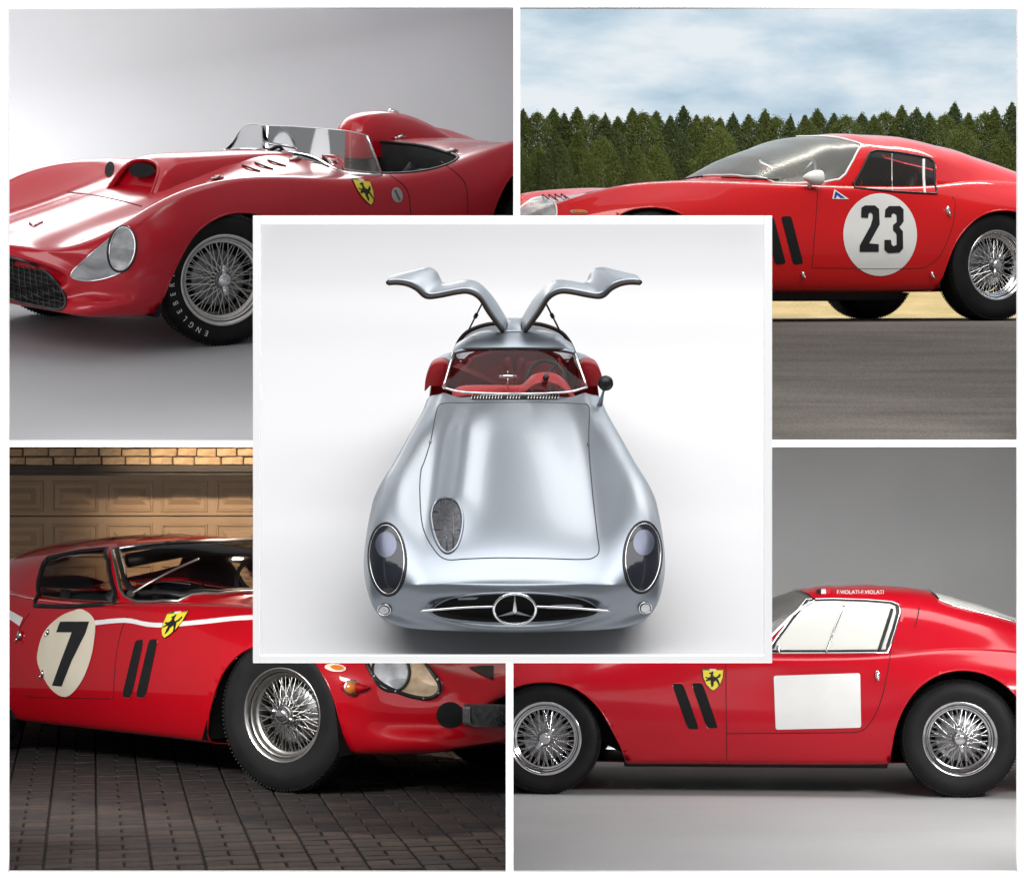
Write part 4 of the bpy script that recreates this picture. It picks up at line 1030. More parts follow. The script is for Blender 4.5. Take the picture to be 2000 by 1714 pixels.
    g.decal('wiper_boss', ellipse(258, 1161, 8, 7), MT['satin'], root, .012)
    body_text(g, 'scuttle_mark', '', 0, 0, 1, MT['white'], root) if 0 else None
    bucket_seat(root, -1.72, -.30, MT['dark'], .92); bucket_seat(root, -1.72, .30, MT['dark'], .92); steering_wheel(root, -1.30, .32, .82, .18, MT['dark'])
    clip_children(root, 992, 1)
build_lower_left()

# ================================================================== UPPER LEFT: open red spider
def spider_rows():
    r = []
    def ell(x, a, b, zc, dxs=0, p=1.):
        o = []
        for k in range(12):
            q = -math.pi/2+math.pi*k/11; c, s = math.cos(q), math.sin(q); c = abs(c)**p
            o.append((x-dxs*c*c, a*c, zc+b*s))
        return o
    r.append(ell(.80, .37, .070, .385, .08)); r.append(ell(.85, .41, .085, .385, .10)); r.append(ell(.885, .46, .115, .385, .13)); r.append(ell(.86, .54, .145, .39, .17, .8))
    def sec(x, zb, w, zf, yf, zv, zcn, dx=0):
        h = zf-zb
        return [(x, 0, zb), (x, .40, zb), (x, w-.12, zb+.01), (x-dx*.3, w-.045, zb+.06), (x-dx, w-.008, zb+h*.28), (x-dx, w, zb+h*.50), (x-dx, w-.020, zb+h*.74),
                (x-dx*.6, yf+.080, zf-.05), (x-dx*.3, yf, zf), (x, yf*.70, zv), (x, yf*.36, (zv+zcn)/2+.008), (x, 0, zcn)]
    for a in ((.78, .22, .65, .53, .50, .525, .545, .14), (.62, .195, .735, .625, .585, .575, .595, .08), (.40, .18, .775, .725, .61, .62, .65, .02), (.18, .17, .79, .79, .62, .665, .695), (-.05, .165, .79, .82, .62, .71, .74),
              (-.32, .165, .785, .822, .62, .75, .78), (-.65, .165, .775, .798, .625, .785, .81), (-.95, .165, .775, .77, .64, .79, .825), (-1.3, .165, .775, .765, .64, .79, .82), (-1.6, .17, .78, .775, .635, .79, .82),
              (-1.85, .175, .79, .80, .62, .80, .83), (-2.1, .18, .80, .84, .60, .82, .835), (-2.35, .19, .805, .865, .585, .815, .82), (-2.65, .21, .79, .855, .57, .79, .79), (-2.95, .25, .75, .80, .54, .74, .745), (-3.2, .30, .68, .70, .50, .67, .68)):
        r.append(sec(*a))
    r.append([(-3.26, p[1]*.85, .48+(p[2]-.48)*.8) for p in r[-1]])
    return r
SP_FRONT = smooth_path([(.47, .02), (.44, .22), (.37, .42), (.24, .58), (.07, .655), (-.10, .665), (-.27, .62), (-.38, .50), (-.44, .35), (-.47, .18), (-.48, .02)], 4)
SP_REAR = smooth_path([(-1.83, .02), (-1.835, .25), (-1.87, .44), (-1.96, .60), (-2.10, .70), (-2.3, .735), (-2.5, .70), (-2.64, .60), (-2.73, .42), (-2.76, .25), (-2.77, .02)], 4)
def build_spider():
    g = RTL; paint = MT['red_soft']
    root = tag(empty('racing_spider', g.M), 'open red racing spider with low clear windscreen in grey studio', 'car')
    body = orient(net(spider_rows(), 6, 6, cap0=True, cap1=True))
    # bonnet bulge, smooth hump that starts as an air scoop
    for v in body.verts:
        c = v.co
        if c.z > .45 and -1.15 < c.x < .1:
            amp = float(np.interp(c.x, [-1.12, -.8, -.5, -.15, -.07, .0, .04], [0, .035, .05, .02, .0, .0, 0])); wd = float(np.interp(c.x, [-1.1, -.15], [.13, .185]))
            c.z += amp*math.exp(-((c.y-.0)/wd)**4*.9)
    g.set_bvh([body]); g.full = g.bvh
    for a in (SP_FRONT, SP_REAR):
        cutter(body, a, side_proj, side_plane, keep=lambda f: abs(f.calc_center_median().y) > .45 and f.calc_center_median().z < .80)
        for s in (1, -1): arch_liner(root, a, .75*s, .40*s)
    ck = smooth_path([(-1.10, -.02), (-1.04, .36), (-1.10, .58), (-1.30, .655), (-1.60, .66), (-1.84, .58), (-1.95, .34), (-1.96, 0), (-1.95, -.34), (-1.84, -.58), (-1.6, -.66), (-1.3, -.655), (-1.10, -.58), (-1.04, -.36)], 3, True)
    cutter(body, ck, top_proj, top_plane, keep=lambda f: f.calc_center_median().z > .6)
    b = bm_obj('body', body, paint, root, True); md = b.modifiers.new('thickness', 'SOLIDIFY'); md.thickness = .006; md.offset = -1
    for s in (1, -1):
        arch_lip(g, SP_FRONT, root, paint, s, .20); arch_lip(g, SP_REAR, root, paint, s, .20)
    top_trim('cockpit_rim', g, ck, .010, MT['black'], root, -.004)
    # cockpit tub
    V = []; F = []; n = len(ck)
    for (x, y) in ck:
        h = g.full.ray_cast(Vector((x, y, 3)), Vector((0, 0, -1)))[0]; V += [(x, y, h.z-.008), (x*.98-.03, y*.92, .25)]
    for i in range(n): F.append((2*i, 2*i+1, (2*i+3) % (2*n), (2*i+2) % (2*n)))
    F.append(tuple(range(1, 2*n, 2))); mesh_obj('cockpit_lining', V, F, MT['dark'], root, True)
    bucket_seat(root, -1.66, .30, MT['dark'], .80); bucket_seat(root, -1.66, -.30, MT['dark'], .80); steering_wheel(root, -1.26, -.30, .70, .15, MT['black'])
    wheels4(g, root, 'alloy', (88, 30), .335, .335, 36, .675, -2.35, R(-20), ('ENGLEBERT', R(-158), R(9.6), .040, .268), rim=.222)
    underpan(root, -1.85, -.4)
    # headrest fairing behind the driver
    rows = []
    yc = -.30
    for (x, w_, z, s) in ((-1.80, .07, .86, .6), (-1.835, .115, .93, .9), (-1.90, .138, .975, 1), (-2.02, .145, .992, 1), (-2.16, .140, .98, 1), (-2.32, .128, .945, 1), (-2.48, .105, .885, 1), (-2.60, .08, .83, 1), (-2.68, .05, .79, 1)):
        zb = .74
        rows.append([(x, yc-w_, zb), (x, yc-w_*.98, zb+(z-zb)*.35), (x, yc-w_*.86, zb+(z-zb)*.70), (x, yc-w_*.50, zb+(z-zb)*.95), (x, yc, z), (x, yc+w_*.50, zb+(z-zb)*.95), (x, yc+w_*.86, zb+(z-zb)*.70), (x, yc+w_*.98, zb+(z-zb)*.35), (x, yc+w_, zb)])
    hr = bm_obj('headrest_fairing', net(rows, 6, 5, mirror=False, cap0=True), paint, root, True)
    V, F = tube_data([(-2.22, yc-.02, .965), (-2.225, yc-.02, .985)], [.035, .030], 16); mesh_obj('filler_cap', V, F, MT['chrome'], hr, True)
    # open-mouthed scoop on the bonnet
    rows = []
    for xb, xt, w_, zt, zb in ((.02, -.10, .165, .875, .735), (-.02, -.15, .185, .893, .735), (-.12, -.22, .190, .900, .74), (-.30, -.34, .180, .898, .755), (-.50, -.52, .160, .890, .775), (-.72, -.73, .13, .880, .79), (-.95, -.95, .08, .862, .80), (-1.12, -1.12, .03, .835, .80)):
        rows.append([(xb+(xt-xb)*k, y*w_, (zb-.02)+(zt-zb+.02)*k) for y, k in ((-1.08, 0), (-1.0, .35), (-.88, .68), (-.58, .92), (0, 1), (.58, .92), (.88, .68), (1.0, .35), (1.08, 0))])
    sc = bm_obj('bonnet_scoop', net(rows, 6, 5, mirror=False), paint, root, True); md = sc.modifiers.new('thickness', 'SOLIDIFY'); md.thickness = .016; md.offset = -1
    V, F = tube_data(smooth_path(rows[0], 4), .008, 8); mesh_obj('scoop_lip', V, F, paint, sc, True)
    q = rows[1]; V = [(p[0]-.01, p[1]*.95, p[2]-.01) for p in q]; mesh_obj('scoop_throat', V, [tuple(range(len(V)))], paint, sc)
    cz = .825; V = [(-.065-.46*(z_-.785)+.012, y_, z_) for y_, z_ in ((.105*math.cos(a), cz+.036*math.sin(a)) for a in [2*math.pi*i/28 for i in range(28)])]; mesh_obj('scoop_mouth', V, [tuple(range(28))], MT['void'], sc)
    # windscreen of clear perspex: base curve on the scuttle, top curve traced at its own distance
    base = [(437, 294), (473, 291.5), (520, 293), (569, 298), (612, 307), (650, 328), (685, 340), (720, 343), (746, 341)]
    top = [(452, 280), (479, 245), (520, 245.5), (570, 247), (612, 250), (650, 253), (680, 256), (703, 261), (717, 265)]
    B = []; T = []
    ys = [-.50, -.44, -.30, -.12, .08, .30, .46, .56, .63]; xs = [-1.02, -.92, -.85, -.82, -.82, -.86, -.95, -1.08, -1.20]
    for (bx, by), (tx, ty), yy, xx in zip(base, top, ys, xs):
        h = g.hit(bx, by, 0)
        if h is None or abs(h.z-.8) > .12: h = g.at(bx, by, 2, .80)
        B.append(h)
    for (tx, ty), h in zip(top, B):
        T.append(g.at(tx, ty, 1, h.y*.93))
    SPI['B'] = B; SPI['T'] = T
    rows = [[tuple(b_+(t_-b_)*k) for b_, t_ in zip(B, T)] for k in (0, .33, .66, 1)]
    ws = bm_obj('windscreen', net(rows, 3, 6, mirror=False), MT['perspex'], root, True)
    V, F = tube_data(smooth_path([tuple(p) for p in B], 4), .008, 6); mesh_obj('windscreen_base_rail', V, F, MT['chrome'], ws, True)
    V, F = tube_data([T[-1], B[-1]], .007, 6); mesh_obj('windscreen_stay', V, F, MT['chrome'], ws, True)
    V, F = tube_data(smooth_path([tuple(p) for p in T], 4), .0025, 6); mesh_obj('windscreen_edge', V, F, MT['perspex_edge'], ws, True)
    # headlight behind its fairing
    hlp = smooth_path(V2([(480, 1140), (500, 1180), (600, 1195), (720, 1175), (820, 1130), (890, 1040), (905, 950), (880, 870), (840, 835), (700, 940), (580, 1040)], 3.428, 0, 200), 4, True)
    hl = g.decal('headlight_cover', hlp, MT['cover'], root, .003)
    g.line('headlight_seal', hlp, .004, MT['chrome'], hl, .002, True, sm=0)
    g.decal('headlight_lamp', ellipse(238, 487, 26, 43, 8), MT['lens'], hl, .006); g.line('lamp_ring', ellipse(238, 487, 27, 44, 8), .006, MT['black'], hl, .004, True, sm=0)
    g.line('lamp_rim', ellipse(239, 487, 24.5, 41, 8), .004, MT['chrome'], hl, .008, True, sm=0)
    # grille: dark mouth with an egg crate of slats
    gp = smooth_path(V2([(0, 1012), (60, 1030), (200, 1070), (320, 1140), (400, 1230), (440, 1320), (430, 1370), (380, 1385), (200, 1350), (60, 1310), (0, 1290)], 3.428, 0, 200), 3, False)
    gr = g.decal('grille', gp, MT['void'], root, .003, 4)
    g.line('grille_rim', gp, .008, MT['steelg'], gr, .002, True, sm=0)
    def clipline(p0, p1, n=40):
        out = []; cur = []
        for i in range(n+1):
            q = (p0[0]+(p1[0]-p0[0])*i/n, p0[1]+(p1[1]-p0[1])*i/n)
            if pip(q, gp): cur.append(q)
            elif cur: out.append(cur); cur = []
        if cur: out.append(cur)
        return out
    for k in range(10):
        for seg in clipline((0, 505+k*10), (135, 545+k*10)):
            if len(seg) > 2: g.line('grille_slat', seg, .0024, MT['steelg'], gr, .007, sm=0)
    for k in range(12):
        for seg in clipline((4+k*11, 490), (12+k*11, 612)):
            if len(seg) > 2: g.line('grille_slat', seg, .0024, MT['steelg'], gr, .009, sm=0)
    # seams, louvres, badges, catches
    g.line('bonnet_seam', [(131, 375), (187, 382), (240, 393), (277, 403)], .003, MT['seam'], root)
    for a, b_ in (((473, 323), (508, 335)), ((498, 318), (533, 331)), ((523, 313), (558, 325))): g.line('louvre', [a, b_], .005, MT['seam'], root, .001, sm=0)
    g.line('door_seam', [(762, 342), (787, 361), (798, 381), (803, 424)], .003, MT['seam'], root)
    g.line('door_seam', [(862, 316), (897, 344), (911, 368), (914, 424)], .003, MT['seam'], root)
    badge(g, root, [(686, 349), (722, 354), (724, 402)])
    rb = g.decal('round_badge', ellipse(775, 381, 10.5, 15, -15), MT['satin'], root, .003); g.decal('badge_cross', [(769, 372), (772, 370), (782, 390), (779, 392)], MT['steel'], rb, .005)
    g.line('nose_emblem', [(58, 437), (66, 442), (83, 433)], .006, MT['chrome'], root, .003, sm=0)
    g.decal('side_intake', ellipse(214, 331, 9, 15, 10), MT['void'], root, .003)
    for (px, py) in ((577, 313), (424, 350), (884, 297), (781, 271)):
        h = g.hit(px, py, 0)
        if h is None: continue
        V, F = join([tube_data([h+Vector((-.04, 0, .006)), h+Vector((.04, 0, .006))], .008, 6), tube_data([h+Vector((0, -.02, .004)), h+Vector((0, .02, .018))], .010, 6), tube_data([h, h+Vector((0, 0, .02))], .016, 10)])
        mesh_obj('bonnet_catch', V, F, MT['satin'], root, True)
    clip_children(root, 1006, 1)
SPI = {}
MT['steelg'] = mat('dark_grille_metal', (.10, .10, .10), .45, metal=.8, noise=(30, (.07, .07, .07), 2))
MT['perspex'] = glass('clear_perspex', (.93, .94, .95), .12, .05, 1.3); MT['perspex_edge'] = mat('perspex_edge', (.75, .77, .78), .2, noise=(40, (.7, .72, .73), 2))
MT['cover'] = mat('headlight_fairing', (.55, .56, .57), .16, metal=.7, coat=1, noise=(5, (.42, .43, .44), 2))
build_spider()

# ================================================================== CENTRE: silver gullwing coupe
def silver_rows():
    r = []
    def ell(x, a, b, zc, dxs=0, p=1., n=13):
        o = []
        for k in range(n):
            q = -math.pi/2+math.pi*k/(n-1); c, s = math.cos(q), math.sin(q); c = abs(c)**p
            o.append((x-dxs*c*c, a*c, zc+b*s))
        return o
    r.append(ell(.76, .46, .075, .365, .05, .8)); r.append(ell(.80, .50, .095, .365, .06, .8)); r.append(ell(.815, .56, .12, .37, .08, .7)); r.append(ell(.79, .68, .16, .375, .10, .6))
    def sec(x, zb, w, zf, yf, yv, zv, zc, dx=0):
        h = zf-zb
        return [(x, 0, zb), (x, .42, zb), (x-dx*.2, w-.14, zb+.01), (x-dx*.6, w-.05, zb+.05), (x-dx, w-.01, zb+h*.27), (x-dx, w, zb+h*.50), (x-dx, w-.025, zb+h*.76),
                (x-dx*.7, (w-.025+yf)/2+.03, zf-.04), (x-dx*.5, yf, zf), (x-dx*.2, yv+.05, zv+.012), (x, yv-.06, zv+.0), (x, yv*.45, (zv+zc*3)/4), (x, 0, zc)]
    for a in ((.73, .20, .80, .50, .64, .48, .49, .515, .10), (.60, .19, .855, .60, .69, .49, .555, .60, .07), (.40, .18, .885, .70, .70, .50, .63, .675, .03), (.15, .18, .89, .765, .69, .49, .675, .735), (-.10, .18, .868, .80, .665, .475, .722, .79),
              (-.35, .18, .80, .815, .62, .46, .765, .84), (-.60, .18, .735, .835, .575, .44, .81, .88), (-.85, .18, .668, .852, .53, .42, .86, .91), (-1.05, .18, .62, .868, .49, .40, .885, .93), (-1.3, .18, .59, .865, .47, .38, .86, .86),
              (-1.6, .18, .575, .855, .45, .36, .84, .84), (-1.85, .19, .57, .84, .44, .35, .82, .82), (-2.0, .19, .57, .81, .44, .35, .79, .79), (-2.3, .22, .56, .705, .42, .34, .69, .69), (-2.65, .27, .50, .56, .38, .3, .55, .55), (-2.9, .30, .40, .47, .32, .25, .46, .46)):
        r.append(sec(*a))
    r.append([(-2.95, p[1]*.8, .38+(p[2]-.38)*.7) for p in r[-1]])
    return r
def build_silver():
    g = RC; m = MT['silver']; X = lambda px, py, x: g.at(px, py, 0, x)
    root = tag(empty('gullwing_coupe', g.M), 'silver gullwing racing coupe with both doors raised, on white seamless paper', 'car')
    body = orient(net(silver_rows(), 8, 6, cap0=True, cap1=True))
    for v in body.verts:
        c = v.co
        if c.z > .5 and -1.05 < c.x < .55:
            t = min(1, max(0, (.50-c.x)/.40)); t = t*t*(3-2*t); u = min(1, max(0, (c.x+1.03)/.5)); u = u*u*(3-2*u)
            yc = -.345-.05*(c.x-.2); d = (c.y-yc)/.108
            c.z += .078*t*u*math.exp(-d*d)
    g.set_bvh([body]); g.full = g.bvh
    A1 = circ(0, .31, .365, 28); A2 = circ(-2.3, .29, .33, 28)
    for a in (A1, A2):
        cutter(body, a, side_proj, side_plane, keep=lambda f: abs(f.calc_center_median().y) > .38 and f.calc_center_median().z < .75)
    for s in (1, -1): arch_liner(root, [(x, min(z, .64)) for x, z in A1], .80*s, .55*s); arch_liner(root, [(x, min(z, .56)) for x, z in A2], .50*s, .2*s)
    cutter(body, smooth_path([(-1.10, 0), (-1.10, .33), (-1.17, .45), (-1.27, .62), (-1.5, .68), (-1.74, .62), (-1.82, .45), (-1.86, 0), (-1.82, -.45), (-1.74, -.62), (-1.5, -.68), (-1.27, -.62), (-1.17, -.45), (-1.10, -.33)], 2, True), top_proj, top_plane, keep=lambda f: f.calc_center_median().z > .6)
    b = bm_obj('body', body, m, root, True); md = b.modifiers.new('thickness', 'SOLIDIFY'); md.thickness = .006; md.offset = -1
    for x, s in ((0, 1), (0, -1), (-2.3, 1), (-2.3, -1)):
        wheel(g, root, (x, (.73 if x == 0 else .42)*s, .31 if x == 0 else .27), s, .31 if x == 0 else .27, .15, .19, spokes=28)
    bm_obj('underpan', box(-2.0, .35, -.55, .55, .12, .22, .02), MT['black'], root)
    # cabin tub, bulkhead, seats
    V = []; F = []
    ring = [(-1.10, .33), (-1.17, .45), (-1.25, .545), (-1.5, .548), (-1.76, .545), (-1.86, .39), (-1.86, -.39), (-1.76, -.545), (-1.5, -.548), (-1.25, -.545), (-1.17, -.45), (-1.10, -.33)]; n = len(ring)
    for (x, y) in ring: V += [(x, y, .835 if abs(y) < .5 else .70), (x, y*.93, .30)]
    for i in range(n): F.append((2*i, 2*i+1, (2*i+3) % (2*n), (2*i+2) % (2*n)))
    F.append(tuple(range(1, 2*n, 2))); mesh_obj('cabin_lining', V, F, MT['leather'], root)
    bucket_seat(root, -1.58, .21, MT['leather'], .86).scale = (1, .82, 1.1); bucket_seat(root, -1.58, -.21, MT['leather'], .86).scale = (1, .82, 1.1)
    # windscreen
    Bp = [(866, 757), (900, 765), (950, 768), (1006, 769), (1062, 768), (1112, 765), (1146, 756)]; bx = [-1.17, -1.11, -1.08, -1.07, -1.08, -1.11, -1.17]
    Tp = [(886, 686), (910, 682), (955, 681), (1004, 680.5), (1050, 681), (1095, 682), (1121, 686)]; tx = [-1.42, -1.37, -1.345, -1.34, -1.345, -1.37, -1.42]
    B = [X(*p, x) for p, x in zip(Bp, bx)]; T = [X(*p, x) for p, x in zip(Tp, tx)]
    rows = [[tuple(b_+(t_-b_)*k+Vector((.03*math.sin(math.pi*k), 0, 0))) for b_, t_ in zip(B, T)] for k in (0, .33, .66, 1)]
    ws = bm_obj('windscreen', net(rows, 4, 5, mirror=False), MT['thin_glass'], root, True)
    for nm, pts in (('windscreen_base_trim', B), ('windscreen_top_seal', T), ('windscreen_pillar', [B[0], T[0]]), ('windscreen_pillar', [B[-1], T[-1]])):
        V, F = tube_data(smooth_path([tuple(p) for p in pts], 4), .008 if 'pillar' in nm or 'base' in nm else .010, 6); mesh_obj(nm, V, F, MT['black'] if 'seal' in nm else MT['chrome'], ws, True)
    # roof: header band, centre spine
    H1 = [(884, 688), (910, 683.5), (955, 682), (1004, 681.5), (1050, 682), (1097, 683.5), (1124, 688)]
    H2 = [(887, 678), (915, 666), (958, 663), (1004, 661), (1049, 663), (1092, 666), (1121, 678)]
    H3 = [(891, 671), (925, 653), (962, 648), (1004, 642), (1046, 647), (1084, 652), (1117, 671)]
    rows = [[tuple(X(*p, x)) for p in Hh] for Hh, x in ((H1, -1.36), (H2, -1.44), (H3, -1.53))]
    hb = bm_obj('roof_header', net(rows, 4, 6, mirror=False), m, root, True); md = hb.modifiers.new('thickness', 'SOLIDIFY'); md.thickness = .02; md.offset = -1
    rows = [[tuple(X(px, py, x)) for px, py in pts] for pts, x in (([(968, 650), (985, 647.5), (1004, 646.5), (1023, 647.5), (1040, 650)], -1.50), ([(984, 640), (994, 637), (1004, 636), (1014, 637), (1024, 640)], -1.56), ([(988, 631), (996, 629), (1004, 628.5), (1012, 629), (1019, 631)], -1.64))]
    rows += [[(-1.80, y, 1.145-.3*y*y) for y in (-.07, -.035, 0, .035, .07)], [(-1.92, y, 1.10-.3*y*y) for y in (-.09, -.045, 0, .045, .09)]]
    sp = bm_obj('roof_spine', net(rows, 5, 4, mirror=False), m, root, True); md = sp.modifiers.new('thickness', 'SOLIDIFY'); md.thickness = .02; md.offset = -1
    # rear deck behind the doors
    hoop = [X(*p, x) for p, x in (((884, 704), -1.70), ((890, 682), -1.74), ((899, 663), -1.77), ((915, 647), -1.80), ((945, 635), -1.83), ((975, 631), -1.84), ((1004, 630), -1.84), ((1033, 631), -1.84), ((1063, 635), -1.83), ((1093, 647), -1.80), ((1109, 663), -1.77), ((1119, 682), -1.74), ((1125, 704), -1.70))]
    rows = [[tuple(p) for p in hoop]]
    for x, s, dz in ((-1.95, .95, -.075), (-2.2, .80, -.25), (-2.45, .60, -.42)):
        rows.append([(x+(p.x+1.84)*.5, p.y*s, max(.62, p.z+dz)) for p in hoop])
    rd = bm_obj('rear_window', net(rows, 5, 4, mirror=False), MT['perspex_film'], root, True)
    V, F = tube_data(smooth_path([tuple(p) for p in hoop], 4), .014, 8); mesh_obj('door_seal', V, F, MT['rubber'], rd, True)
    V = [tuple(p+Vector((-.02, 0, -.17 if abs(p.y) < .36 else -.05))) for p in hoop]+[(-1.80, .38, .45), (-1.80, -.38, .45)]; mesh_obj('rear_bulkhead', V, [tuple(range(len(V)))[::-1]], MT['bulkhead'], root)
    # upholstered side bolsters seen past the pillars
    for s in (1, -1):
        O = [(829, 762), (831, 740), (838, 718), (848, 707), (862, 704), (874, 708), (878, 730), (872, 764)]
        O = [(px, py) if s < 0 else (2008-px, py) for px, py in O]
        rows = [[tuple(X(px, py, -1.50)) for px, py in O]]
        c = Vector((sum(p[0] for p in rows[0])/8, sum(p[1] for p in rows[0])/8, sum(p[2] for p in rows[0])/8))
        rows = [[tuple(c+(Vector(p)-c)*.55+Vector((.05, 0, 0))) for p in rows[0]], [tuple(c+(Vector(p)-c)*.9+Vector((.035, 0, 0))) for p in rows[0]], rows[0], [tuple(Vector(p)+Vector((-.20, 0, -.06))) for p in rows[0]]]
        bm_obj('seat_bolster', net(rows, 3, 4, mirror=False, cap0=True), MT['leather'], root, True)
    # gullwing doors: lofted from the front edge to the rear edge
    F0 = [(758, 549), (775, 548), (795, 551), (814, 560), (832, 575), (856, 574), (892, 567), (916, 566), (937, 578), (955, 606), (983, 644)]
    F1 = [(775, 542), (792, 536), (814, 528.5), (835, 525), (853, 534), (864, 555), (892, 552), (922, 550), (942, 561), (965, 587), (992, 632)]
    for s in (-1, 1):
        mir = (lambda p: p) if s < 0 else (lambda p: (2008-p[0], p[1]-(.5 if p[0] < 900 else 0)))
        a = [X(*mir(p), -1.42) for p in F0]; b_ = [X(*mir(p), -1.78) for p in F1]
        rows = [[tuple(p+(q-p)*k+Vector((0, 0, .02*math.sin(math.pi*k)))) for p, q in zip(a, b_)] for k in (0, .33, .67, 1)]
        d = bm_obj('gullwing_door', net(rows, 4, 5, mirror=False), m, root, True); md = d.modifiers.new('thickness', 'SOLIDIFY'); md.thickness = .020; md.offset = 0
        V, F = tube_data(smooth_path([tuple(p+Vector((.01, 0, -.012))) for p in a], 4), .014, 6); mesh_obj('door_edge_seal', V, F, MT['rubber'], d, True)
        V, F = tube_data([a[0]+Vector((0, 0, -.01)), b_[0]+Vector((0, 0, -.01))], .016, 6); mesh_obj('door_latch_edge', V, F, MT['black'], d, True)
        p0, p1 = X(*mir((944, 588)), -1.45), X(*mir((915, 645)), -1.60)
        V, F = join([tube_data([p0, p1], .006, 6), tube_data([p0+(p1-p0)*.45, p0+(p1-p0)*.55], .013, 8)]); mesh_obj('door_strut', V, F, MT['black'], root, True)
    # dash cowl, mirror, steering wheel
    rows = [[(x, y, z) for y, z in ((-.40, .80), (-.37, .885), (-.2, .90), (-.02, .90), (.05, .905), (.10, .955), (.16, .985), (.24, .985), (.30, .955), (.35, .895), (.40, .80))] for x in (-1.14, -1.20, -1.26)]
    rows[0] = [(x, y, z-.02) for x, y, z in rows[0]]
    o = bm_obj('dashboard', net(rows, 3, 4, mirror=False), MT['leather'], root, True); md = o.modifiers.new('thickness', 'SOLIDIFY'); md.thickness = .01
    steering_wheel(root, -1.36, .20, .895, .12, MT['dark'], 30)
    c = X(992, 735, -1.19); V, F = join([tube_data([c+Vector((0, -.055, 0)), c+Vector((0, .055, 0))], .012, 8), tube_data([c, c+Vector((.02, 0, -.075))], .005, 6), tube_data([c+Vector((0, 0, .0)), c+Vector((0, 0, .035))], .004, 6)]); mesh_obj('rear_view_mirror', V, F, MT['chrome'], root, True)
    # scuttle grille
    vg = g.decal('scuttle_grille', [(918, 773), (1092, 773), (1089, 780), (922, 780)], MT['void'], root, .004)
    for i in range(30):
        px = 921+i*5.8
        if abs(px-984) < 4 or abs(px-1021) < 5: continue
        g.line('grille_bar', [(px, 780), (px+2, 773)], .0035, MT['satin'], vg, .007, sm=0)
    # wing mirror
    h = g.hit(1180, 784, 0) or g.hit(1172, 790, 0) or g.at(1180, 784, 0, -1.0); c = g.at(1183, 748, 0, h.x-.0)
    V, F = tube_data([h, h+(c-h)*.5, c], [.018, .008, .008], 8); wm = mesh_obj('wing_mirror', V, F, m, root, True)
    V, F = lathe_data(smooth_path([(0, -.035), (.022, -.032), (.038, -.015), (.045, .005), (.047, .012)], 3), 28)
    Rm = Matrix.Rotation(R(90), 3, 'Z') @ Matrix.Identity(3)
    mesh_obj('mirror_shell', [c+Vector((v[1]*-1, v[0], v[2])) for v in V], F, MT['black'], wm, True)
    V, F = lathe_data([(0, .001), (.046, .001), (.047, .004), (0, .005)], 28); mesh_obj('mirror_face', [c+Vector((v[1]+.01, v[0], v[2])) for v in V], F, MT['black'], wm, True)
    # bonnet seam
    bs = [(868, 787), (854, 798), (841, 861), (829, 900), (822, 920), (820, 964), (826, 1029), (849, 1074), (872, 1092), (910, 1091), (972, 1089), (1060, 1090), (1135, 1092), (1160, 1088), (1170, 1074), (1166, 1040), (1161, 996), (1156, 947), (1150, 867), (1151, 800), (1144, 789)]
    g.line('bonnet_seam', bs, .0035, MT['seamg'], root, 0.0, False, sm=5)
    g.line('bonnet_seam', [(868, 787), (940, 786), (1005, 785.5), (1080, 786), (1144, 789)], .0025, MT['seamg'], root, 0.0, False)
    for p in ((841, 862), (1149, 868)): g.decal('bonnet_clip', ellipse(p[0], p[1], 3, 3, n=8), MT['steelp'], root, .006)
    # intake with mesh
    io = smooth_path([(872, 972), (893, 980), (903, 1005), (902, 1035), (893, 1065), (878, 1079), (864, 1074), (850, 1050), (842, 1010), (850, 982)], 4, True)
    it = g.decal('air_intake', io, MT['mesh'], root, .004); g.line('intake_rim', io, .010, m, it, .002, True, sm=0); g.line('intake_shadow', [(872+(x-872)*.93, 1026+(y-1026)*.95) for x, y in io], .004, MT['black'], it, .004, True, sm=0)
    for a, b_ in (((860, 980), (861, 1070)), ((872, 974), (873, 1078)), ((885, 977), (886, 1072)), ((846, 1000), (902, 1000)), ((846, 1035), (900, 1035))): g.line('intake_bar', [a, b_], .004, MT['steelp'], it, .007, sm=0)
    # headlights, side lamps
    for s, cx_, cy_, rx, ry, rot in ((-1, 756.5, 1092, 36.5, 71, -3), (1, 1255, 1088, 37, 70, 4)):
        e = ellipse(cx_, cy_, rx, ry, rot, 48); hl = g.decal('headlight', e, MT['lensd'], root, .004); g.line('headlight_rim', e, .007, MT['black'], hl, .001, True, sm=0); g.line('headlight_bezel', ellipse(cx_, cy_, rx-4, ry-5, rot, 48), .0025, MT['chrome'], hl, .006, True, sm=0)
        g.decal('headlight_lamp', ellipse(cx_+2*s, cy_-28, 20, 25, rot), MT['lampm'], hl, .006)
        lx, ly = (752, 1190) if s < 0 else (1259, 1186)
        tl = g.decal('side_lamp', ellipse(lx, ly, 13, 12, 0, 24), MT['steelp'], root, .004); g.decal('side_lamp_lens', ellipse(lx, ly, 9, 8.5, 0, 20), MT['lens'], tl, .012); g.line('side_lamp_rim', ellipse(lx, ly, 12, 11, 0, 24), .004, MT['chrome'], tl, .008, True, sm=0)
    # grille mouth, bar and star ring
    gp = smooth_path([(842, 1193), (860, 1176), (890, 1165), (940, 1159), (1006, 1157), (1070, 1159), (1120, 1165), (1152, 1175), (1170, 1190), (1160, 1202), (1120, 1210), (1060, 1215), (1006, 1217), (950, 1216), (890, 1211), (855, 1204)], 4, True)
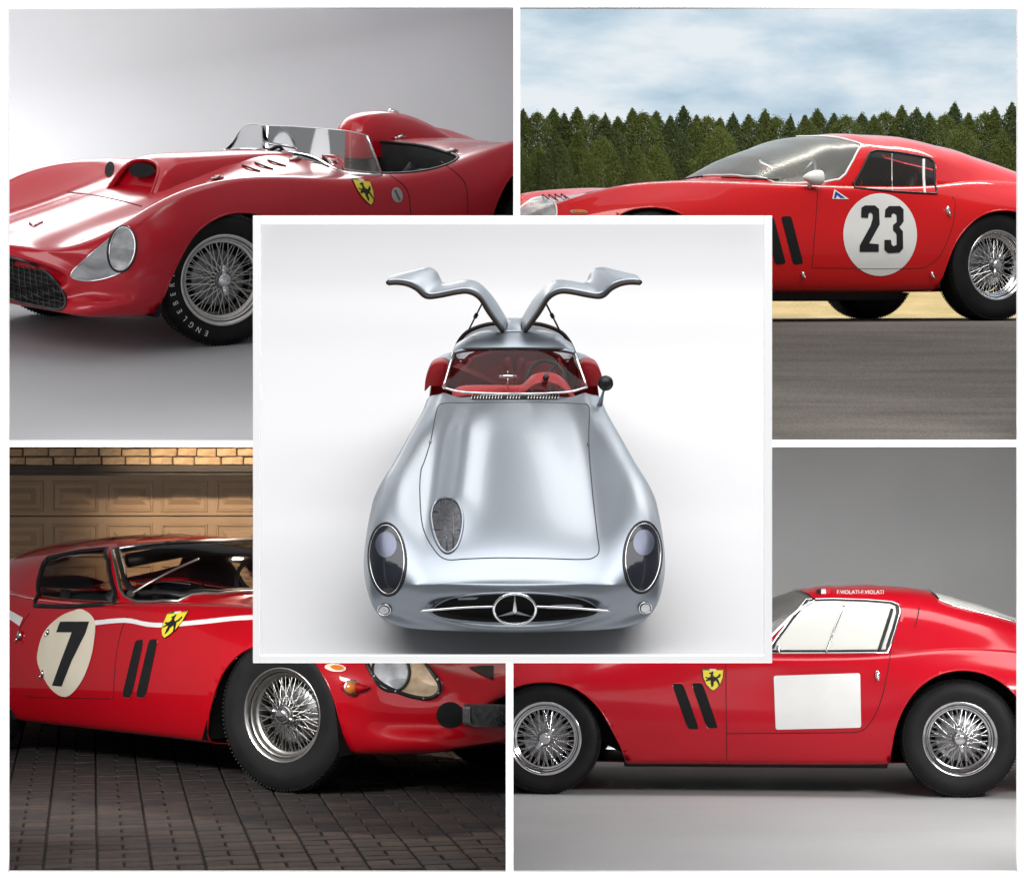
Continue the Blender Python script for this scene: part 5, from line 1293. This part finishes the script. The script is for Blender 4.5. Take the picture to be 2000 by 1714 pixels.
    gr = g.decal('grille_mouth', gp, MT['void'], root, .003, 6); g.line('grille_lip', gp, .007, m, gr, .001, True, sm=0)
    for s in (-1, 1):
        q = [(1006+s*40, 1184), (1006+s*90, 1185.5), (1006+s*140, 1189), (1006+s*188, 1193)]
        V, F = tube_data(smooth_path([tuple(g.at(*p, 0, .85-.0009*abs(p[0]-1006)*.5)) for p in q], 4), [.007]*12+[.004], 8); mesh_obj('grille_bar', V, F, MT['chrome'], gr, True)
    c0 = g.at(1006, 1190, 0, .85)
    cxp, cyp = 1005.5, 1189.5
    P = [g.at(cxp+41*math.cos(a), cyp+30*math.sin(a), 0, c0.x+.03) for a in [2*math.pi*i/48 for i in range(48)]]
    V, F = tube_data(P, .0085, 8, True); em = mesh_obj('star_ring', V, F, MT['chrome'], gr, True)
    cc = g.at(cxp, cyp+6, 0, c0.x+.045); st = []
    for a in (-90, 30, 150):
        tip = g.at(cxp+39*math.cos(R(a)), cyp+28*math.sin(R(a)), 0, c0.x+.028)
        sd = (tip-cc).cross(Vector((1, 0, 0))).normalized()*.012
        st.append(([cc+sd, cc-sd, tip, cc+Vector((.012, 0, 0)), cc-Vector((.012, 0, 0))], [(0, 3, 2), (3, 1, 2), (0, 2, 4), (1, 4, 2)]))
    V, F = join(st); mesh_obj('three_point_star', V, F, MT['chrome'], gr)
MT['mesh'] = mat('dark_wire_mesh', (.10, .10, .11), .5, metal=.6, noise=(60, (.05, .05, .055), 3))
MT['seamg'] = mat('panel_gap', (.05, .05, .055), .7, noise=(20, (.04, .04, .045), 2))
MT['rubber'] = mat('brown_rubber_seal', (.035, .022, .016), .6, noise=(30, (.025, .018, .014), 3))
MT['bulkhead'] = mat('red_cloth_bulkhead', (.34, .035, .04), .7, noise=(6, (.22, .02, .03), 4))
MT['steelp'] = mat('grey_metal_edge', (.16, .17, .18), .35, metal=.8, noise=(30, (.12, .13, .14), 2))
MT['lampm'] = mat('headlight_reflector', (.13, .135, .17), .40, metal=.8, coat=.2, noise=(9, (.12, .13, .18), 3))
build_silver()
